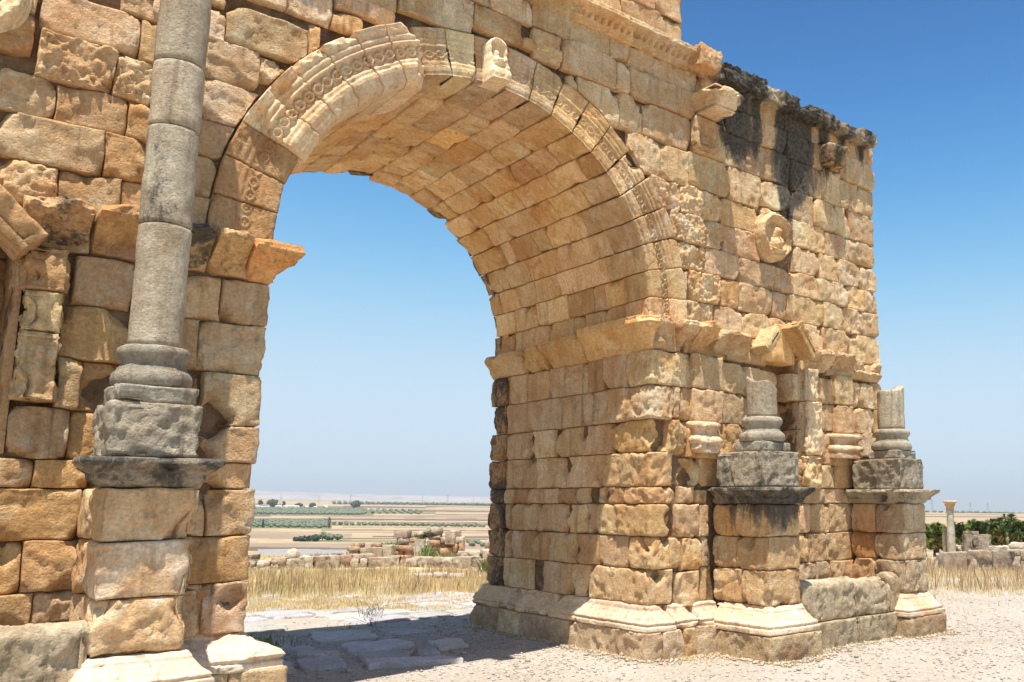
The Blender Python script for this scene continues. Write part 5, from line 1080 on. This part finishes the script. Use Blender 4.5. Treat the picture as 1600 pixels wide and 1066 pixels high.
x, y, d_, s_ = scatter_land(60000, 13.2, 26, .20, .60, -.1); ok = (x > 8.9) | (y < -.5); x, y, d_ = x[ok], y[ok], d_[ok]; k = sstep(14.5, 20, d_); ok = r.rand(len(x)) < .12 + .88 * k; x, y, k = x[ok], y[ok], k[ok]
blades('dry_grass', x, y, r.uniform(.02, .10, len(x)) + k * r.uniform(.01, .15, len(x)), r.uniform(.003, .007, len(x)), M_grass, 'golden dry grass right of the arch', 'dry grass', zf=fz)
x, y, d_, s_ = scatter_land(3000, 17, 24, .24, .60, .0); blades('dry_seed_stalks', x, y, r.uniform(.2, .5, len(x)), r.uniform(.005, .011, len(x)), M_seed, 'reddish dry stalks in front of the low wall at the right', 'dry grass', lean=.6, zf=fz)
x = r.uniform(.2, 6, 5000); y = r.uniform(4.4, 9.5, 5000); kk = vnoise(np.stack([x * 1.6, y * 1.6, 0 * x], -1), 95) > .25; blades('short_grass_tufts', x[kk], y[kk], r.uniform(.03, .12, kk.sum()), r.uniform(.003, .007, kk.sum()), M_grass, 'short dry tufts between the sunlit paving', 'dry grass')
x = r.normal(1.2, .25, 700); y = r.normal(3.9, .35, 700); blades('short_grass_tufts', x, y, r.uniform(.03, .12, 700), r.uniform(.003, .007, 700), M_weed, 'olive green tufts beside the paving at the left pier', 'weeds')
# straw crumbs along the foot of the right pier
xs_ = r.uniform(4.3, 5.0, 900); ys_ = -.2 - r.exponential(.10, 900); blades('straw_litter', xs_, ys_, r.uniform(.01, .05, 900), r.uniform(.002, .004, 900), M_grass, 'straw litter along the foot of the pier', 'dry grass', lean=1.5)
seg = [((4.85, -1.08), (5.85, -1.08)), ((4.85, -.2), (4.85, -1.05)), ((7.45, -1.08), (8.4, -1.08)), ((5.8, -.84), (7.5, -.84)), ((3.86, -.2), (4.8, -.2)), ((3.86, -.2), (3.86, 3.4)), ((8.4, -1.0), (8.4, .1))]
qx = []; qy = []
for (p0, p1) in seg:
    n_ = int(260 * math.hypot(p1[0] - p0[0], p1[1] - p0[1])); t_ = r.uniform(0, 1, n_); o_ = r.exponential(.05, n_); dx, dy = p1[0] - p0[0], p1[1] - p0[1]; L_ = math.hypot(dx, dy)
    sgn = -1 if dx > .5 or dy > 1 else (-1 if p0[0] < 6 else 1)
    if abs(dx) > abs(dy): qx.append(p0[0] + dx * t_); qy.append(p0[1] - o_)
    else: qx.append(p0[0] + (-o_ if p0[0] < 8 else o_)); qy.append(p0[1] + dy * t_)
qx = np.concatenate(qx); qy = np.concatenate(qy); s_ = .006 + .028 * r.uniform(0, 1, len(qx)) ** 3
V, F = chips_of_stone(np.stack([qx, qy, ground_z(qx, qy) + s_ * .3], -1), s_[:, None] * r.uniform(.6, 1.2, (len(qx), 3)) * np.array([1, 1, .6]), r)
tag(link_mesh('gravel', V, F, M_peb, None, (.9, .84, .74, 0), smooth=False), 'crumbs of stone collected along the foot of the arch', 'gravel', kind='stuff')
blades('straw_litter', qx + r.normal(0, .03, len(qx)), qy + r.normal(0, .03, len(qx)), r.uniform(.01, .06, len(qx)), r.uniform(.0015, .003, len(qx)), M_grass, 'dry straw and small weeds along the foot of the arch', 'dry grass', lean=1.4)
def bush_twigs(x, y, h, label, n=46, seed=0, m=None):
    q = np.random.RandomState(seed); Vs = []; Fs = []; o = 0
    for i in range(n):
        a = q.uniform(0, 2 * PI); l = q.uniform(.2, .9) * h; p0 = np.array([x, y, 0.]) if i < 9 else np.array([x, y, 0]) + np.array([q.normal() * .22 * h, q.normal() * .22 * h, q.uniform(.1, .6) * h])
        p1 = p0 + np.array([math.cos(a) * l * .7, math.sin(a) * l * .7, l * q.uniform(.3, 1)]); w_ = .0035
        d_ = np.array([-math.sin(a), math.cos(a), 0]) * w_; up = np.array([0, 0, w_])
        V = [p0 + d_, p0 + up, p0 - d_, p1 + d_ * .4, p1 + up * .4, p1 - d_ * .4]; Vs.append(V); Fs += [(o, o + 1, o + 4, o + 3), (o + 1, o + 2, o + 5, o + 4), (o + 2, o, o + 3, o + 5)]; o += 6
    t = link_mesh('dry_thorn_bush', np.concatenate(Vs), Fs, M_bark, smooth=False); tag(t, label, 'dry bush')
bush_twigs(2.95, 4.55, .38, 'bare dark thorny bush at the far edge of the arch shadow', 60, 1)
bush_twigs(5.2, 8.2, .5, 'thin dry weed standing near the right pier on the sunlit road edge', 36, 2)

# ------------------------------------------------------------------ low ruined walls
def L2(px_, py, d):      # measured bearing and height at a distance -> point
    u = (px_ - 1091) / 1377.5 * d; p = land(np.array([u]), np.array([float(d)]))[0]; return p[0], p[1], 1.69 - (py - 783) / 1377.5 * d
CT = {'p': (1.05, 1.05, 1.05, .15), 'g': (.95, .9, .85, .35), 'o': (1.0, .78, .66, .2), 'd': (.8, .78, .76, .6), 'w': (1.25, 1.28, 1.32, 0)}
def ruin(name, label, px0, px1, t0, t1, bot, d0, d1, size, tones, seed, thick=.5, cat='ruined wall', extra=()):
    """ coursed rubble between two bearings; top height varies from t0 to t1 """
    q = random.Random(seed); A = np.array(L2(px0, bot, d0)); B_ = np.array(L2(px1, bot, d1)); zb = min(A[2], B_[2], float(fz(np.array([A[0]]), np.array([A[1]]))[0]))
    th = thing(name, (A[0], A[1], zb), label, cat, None); L = np.hypot(*(B_ - A)[:2]); dr = (B_ - A) / L; rz = math.atan2(dr[1], dr[0])
    a = 0; 
    while a < L:
        w_ = q.uniform(.7, 1.4) * size; f = min(1, (a + w_ / 2) / L); dd_ = d0 + (d1 - d0) * f
        py = (t0 + (t1 - t0) * f) if not callable(t0) else t0(f)
        zt = 1.69 - (py + q.uniform(-2.2, 2.2) - 783) / 1377.5 * dd_; z = zb - .1
        while z < zt - .05:
            h_ = min(q.uniform(.55, .95) * size * .75, zt - z + .04); ww = w_
            n_ = 1 if q.random() < .6 else 2
            for i in range(n_):
                c = A + dr * (a + ww * (i + .5) / n_); nrm = np.array([-dr[1], dr[0]])
                V, F = rock(c[0] + nrm[0] * q.uniform(-.05, .05), c[1] + nrm[1] * q.uniform(-.05, .05), z + h_ / 2, ww / n_ * .98, thick * q.uniform(.8, 1.1), h_ * 1.0, rz + q.uniform(-.08, .08), n=9, sq=q.uniform(.1, .4), rough=.2, seed=q.random() * 50, fr=4)
                o = link_mesh('wall_block', V, F, M_rub, None, CT[q.choice(tones)]); under(o, th)
            z += h_ * .95
        a += w_
    for (px_, py0, py1, wpx, dd_, tn, sq) in extra:
        x_, y_, z0 = L2(px_, py1, dd_); z1 = L2(px_, py0, dd_)[2]; V, F = rock(x_, y_, (z0 + z1) / 2, wpx / 1377.5 * dd_, thick * .8, z1 - z0, -YAW + q.uniform(-.1, .1), n=10, sq=sq, rough=.08, seed=q.random() * 50)
        o = link_mesh('wall_block', V, F, M_rub, None, CT[tn]); under(o, th)
    return th
ruin('ruined_wall', 'low rubble wall at the left of the archway view beside a rounded boulder', 398, 470, 876, 872, 888, 22.3, 22.6, .32, 'pgpw', 1, extra=[(405, 864, 872, 16, 23, 'd', .1), (406, 872, 884, 14, 22.8, 'p', .1)])
tb = L2(469, 874, 22.9); V, F = rock(tb[0], tb[1], tb[2] + .13, .28, .26, .30, 0, 12, .8, .10, 3); tag(link_mesh('boulder', V, F, M_rub, None, CT['w']), 'pale rounded boulder standing upright on the low rubble wall', 'boulder')
ruin('ruined_wall', 'grey stone wall of large blocks left of centre in the archway view', 478, 562, 867, 866, 889, 22.6, 23.3, .50, 'pggp', 2, extra=[(536, 862, 870, 16, 23.4, 'd', .5)])
ruin('ruined_wall', 'low grey wall with mixed stones below the middle ruin', 562, 655, 872, 868, 888, 23.2, 23.6, .42, 'pgow', 3)
ruin('ruined_wall', 'reddish rubble wall rising behind the low grey wall', 552, 640, lambda f: 858 - 8 * min(1, f * 3) + 2 * f, 0, 876, 25.5, 26.2, .34, 'oogp', 4, extra=[(568, 846, 854, 14, 25.9, 'o', .4), (597, 853, 866, 22, 25.3, 'p', .05), (616, 850, 870, 14, 25.4, 'p', .08)])
ruin('ruined_pier', 'short stone pier with flat cap at the left of the tallest ruin', 628, 645, 838, 840, 874, 26.8, 26.9, .55, 'pop', 5, cat='ruined pier', extra=[(636, 828, 838, 21, 26.8, 'g', .15)])
ruin('standing_slab', 'tall upright grey slab in the middle of the ruin', 657, 671, 841, 841, 868, 26.2, 26.2, .30, 'w', 6, thick=.22, cat='stone slab', extra=[(664, 841, 868, 16, 26.1, 'w', .05)])
ruin('ruined_tower', 'tallest rough ruin with dark boulder on top, right of the upright slab', 676, 722, 838, 838, 872, 27.2, 27.4, .38, 'dpgo', 7, thick=.9, cat='ruin', extra=[(685, 823, 836, 20, 27.2, 'd', .8), (714, 828, 848, 15, 27.2, 'p', .15), (668, 828, 838, 14, 27.4, 'd', .7)])
ruin('ruined_wall', 'long pale low wall in front of the tall ruin', 648, 756, 870, 868, 888, 23.4, 22.8, .44, 'wpgp', 8)
ruin('ruined_wall', 'weathered low kerb of stones nearest to the archway in the grass', 656, 742, 895, 895, 906, 19.2, 19.6, .36, 'pwg', 9)
ruin('ruined_wall', 'broad grey blocks close to the right pier in the archway view', 722, 768, 863, 860, 880, 24.0, 24.2, .55, 'ppg', 10, extra=[(768, 842, 856, 8, 24.3, 'p', .7)])
# right of the arch
ruin('ruined_wall', 'low rubble wall running on behind the left pier', 250, 392, 874, 876, 890, 21.5, 22.3, .45, 'pgwo', 21)
ruin('ruined_wall', 'low rubble wall running on behind the right pier', 775, 960, 862, 868, 888, 23.8, 24.5, .5, 'pgwo', 22)
ruin('ruined_wall', 'low wall with worn rounded block beneath the distant column', 1456, 1526, 864, 862, 890, 22.6, 22.0, .80, 'pgp', 11, extra=[(1492, 860, 884, 62, 22.2, 'p', .25)])
ruin('ruined_wall', 'broken low wall with dark hollows at the right edge', 1526, 1592, 857, 858, 892, 22.0, 21.6, .55, 'wpdg', 12, extra=[(1557, 858, 884, 34, 21.7, 'd', .15)])
ruin('ruined_wall', 'corner of a low wall cut by the right edge of the view', 1590, 1660, 866, 868, 895, 21.2, 20.6, .7, 'pog', 13)
ruin('ruined_wall', 'flat pale wall top running behind toward the right edge', 1536, 1640, 850, 846, 864, 26.5, 26, .8, 'pw', 14)
ruin('standing_slab', 'dark upright slab right of the distant column', 1499, 1511, 833, 833, 862, 28.0, 28, .32, 'd', 15, thick=.25, cat='stone slab', extra=[(1504, 833, 862, 12, 27.9, 'd', .05)])
ruin('standing_slab', 'wide dark stone block beyond the low wall right of the column', 1516, 1534, 836, 836, 862, 28.2, 28.2, .5, 'd', 16, thick=.3, cat='stone slab', extra=[(1525, 836, 862, 22, 28.1, 'd', .08)])
ruin('standing_slab', 'rounded grey slab standing behind the foot of the distant column', 1470, 1478, 832, 832, 864, 28.6, 28.6, .2, 'g', 17, thick=.25, cat='stone slab', extra=[(1473, 829, 864, 13, 28.5, 'g', .5)])
ruin('rubble_heap', 'small heap of pale rubble between the column and the dark slab', 1486, 1500, 848, 850, 864, 28.4, 28.4, .28, 'ow', 18, cat='rubble')
# distant column with acanthus capital
cx_, cy_, zb = L2(1479.5, 862, 28.2); zt_ = L2(1478, 797, 28.2)[2]; zc2 = L2(1478, 782, 28.2)[2]
t = thing('corinthian_column', (cx_, cy_, zb), 'small distant standing column with leafy capital right of the arch', 'column')
lathe('shaft', cx_, cy_, [(.01, zb - .3), (.135, zb - .3), (.135, zb + .05), (.125, zb + .6), (.105, zt_ - .03), (.125, zt_ - .02), (.125, zt_), (.01, zt_)], M_grey, t, (1.1, 1.12, 1.1, .12), seg=28, rough=.004)
def cap_leaf():
    V, F = lathe('x', cx_, cy_, [(.105, zt_), (.12, zt_ + .05), (.115, zt_ + .10), (.15, zt_ + .16), (.14, zt_ + .2), (.205, zc2 - .05), (.21, zc2 - .03), (.19, zc2), (.01, zc2)], M_pale, None, seg=40, rough=.006, nolink=True)
    a = np.arctan2(V[:, 1] - cy_, V[:, 0] - cx_); f = np.clip((V[:, 2] - zt_) / (zc2 - zt_), 0, 1); k = 1 + .14 * np.cos(a * 8) * np.sin(f * PI * 2.5) + .18 * (np.abs(np.cos(a * 2)) ** 3) * (f > .75)
    V[:, 0] = cx_ + (V[:, 0] - cx_) * k; V[:, 1] = cy_ + (V[:, 1] - cy_) * k
    o = link_mesh('capital', V, F, M_pale, None, (.85, .78, .72, .15)); under(o, t)
cap_leaf()
# ------------------------------------------------------------------ dwarf fan palms and weeds
M_palm = leaf_mat('fan_palm_leaf', (.085, .115, .04), (.13, .155, .055), 1.2); M_palm2 = leaf_mat('yellow_palm_leaf', (.20, .21, .05), (.14, .17, .045), 1.5)
def fan_palm(px_, d, w_, h_, label, seed, dead=.12, yellow=.25):
    q = np.random.RandomState(seed); x0, y0, _ = L2(px_, 860, d); z0 = L2(px_, 862, d)[2]
    t = thing('fan_palm', (x0, y0, z0), label, 'fan palm'); n = 480; groups = {0: [], 1: [], 2: []}
    for i in range(n):
        a = q.uniform(0, 2 * PI); rr = q.uniform(0, 1) ** .6 * w_ / 2; zz = h_ * (1 - (rr / (w_ / 2)) ** 2.2 * .6) * q.uniform(.35, 1.0)
        c = np.array([x0 + rr * math.cos(a), y0 + rr * math.sin(a), z0 + zz]); out = np.array([math.cos(a) * .8, math.sin(a) * .8, q.uniform(.2, 1.0)]) + q.normal(size=3) * .3; out /= np.linalg.norm(out)
        s = np.cross(out, q.normal(size=3)); s /= np.linalg.norm(s); L = q.uniform(.11, .21); g = 2 if (zz < h_ * .45 and q.rand() < dead * 3) else (1 if q.rand() < yellow else 0); fan = []
        for k in np.linspace(-1.1, 1.1, 9):
            dr = out * math.cos(k) + s * math.sin(k); wd = np.cross(dr, np.cross(out, s)); wd = wd / max(1e-6, np.linalg.norm(wd)) * .016
            m1 = c + dr * L * .55; tip = c + dr * L + np.array([0, 0, -.05 * L]); fan.append([c, m1 + wd, tip, m1 - wd])
        groups[g] += fan
    for g, (nm, mm) in enumerate([('palm_fronds', M_palm), ('palm_fronds', M_palm2), ('dead_fronds', M_seed)]):
        if groups[g]:
            V = np.array(groups[g]).reshape(-1, 3); F = np.arange(len(V)).reshape(-1, 4); o = link_mesh(nm, V, F, mm, smooth=False); under(o, t)
    a = np.linspace(0, 2 * PI, 9)[:-1]; V = np.concatenate([np.stack([x0 + .12 * np.cos(a), y0 + .12 * np.sin(a), 0 * a + z0 - .2], -1), np.stack([x0 + .08 * np.cos(a), y0 + .08 * np.sin(a), 0 * a + z0 + h_ * .5], -1)]); i = np.arange(8)
    o = link_mesh('trunk', V, np.stack([i, np.roll(i, -1), np.roll(i, -1) + 8, i + 8], -1), M_bark); under(o, t)
FP = [(1436, 31, 1.3, .95, 'fan palm clump half hidden behind the right end of the arch'), (1456, 30.5, 1.2, .98, 'yellowish fan palm clump just left of the distant column'), (1492, 31, 1.2, 1.02, 'fan palm clump directly behind the distant column'), (1518, 31.5, 1.4, 1.10, 'dark fan palm clump above the dark upright slab'),
      (1548, 31.5, 1.5, 1.16, 'large fan palm clump in the middle of the row at the right'), (1570, 31, 1.5, 1.28, 'tallest fan palm clump, near the right edge'), (1592, 30.5, 1.4, 1.05, 'fan palm clump touching the right edge of the view'), (1625, 30, 1.6, 1.0, 'fan palm clump beyond the right edge')]
for k, a in enumerate(FP): fan_palm(*a, seed=50 + k, yellow=.55 if k in (0, 1) else .2)
def weed_clump(px_, py, d, w_, h_, label, seed, m=None):
    q = np.random.RandomState(seed); x0, y0, z0 = L2(px_, py, d); n = int(240 * max(w_, .4)); x = x0 + q.normal(0, w_ / 3.5, n); y = y0 + q.normal(0, w_ / 3.5, n)
    t = thing('green_weed', (x0, y0, z0), label, 'weed'); o = blades('leaves', x, y, q.uniform(.3, 1, n) * h_, q.uniform(.010, .022, n), m or M_weed, '', '', parent=t, lean=.9, zf=lambda X_, Y_: 0 * X_ + z0)
weed_clump(675, 868, 25.8, .45, .42, 'bright green weed climbing the ruin right of the upright slab', 1)
weed_clump(706, 872, 25.8, .8, .24, 'bushy green weeds at the foot of the tallest ruin', 2)
weed_clump(655, 842, 27.2, .7, .25, 'yellow green weed growing on top of the ruin', 3)
weed_clump(616, 850, 26.6, .7, .12, 'thin green weeds along the top of the reddish rubble wall', 4)
weed_clump(765, 896, 20.5, .35, .55, 'green weed beside the foot of the right pier in the archway', 5)
weed_clump(692, 848, 28.5, .5, .3, 'green shoots behind the tallest ruin', 6)
weed_clump(510, 873, 24.5, .9, .25, 'olive green tuft behind the grey stone wall', 7)
print('TOTAL objects', len(bpy.data.objects), 'tris', sum(len(m.loops) - 2 * len(m.polygons) for m in bpy.data.meshes))
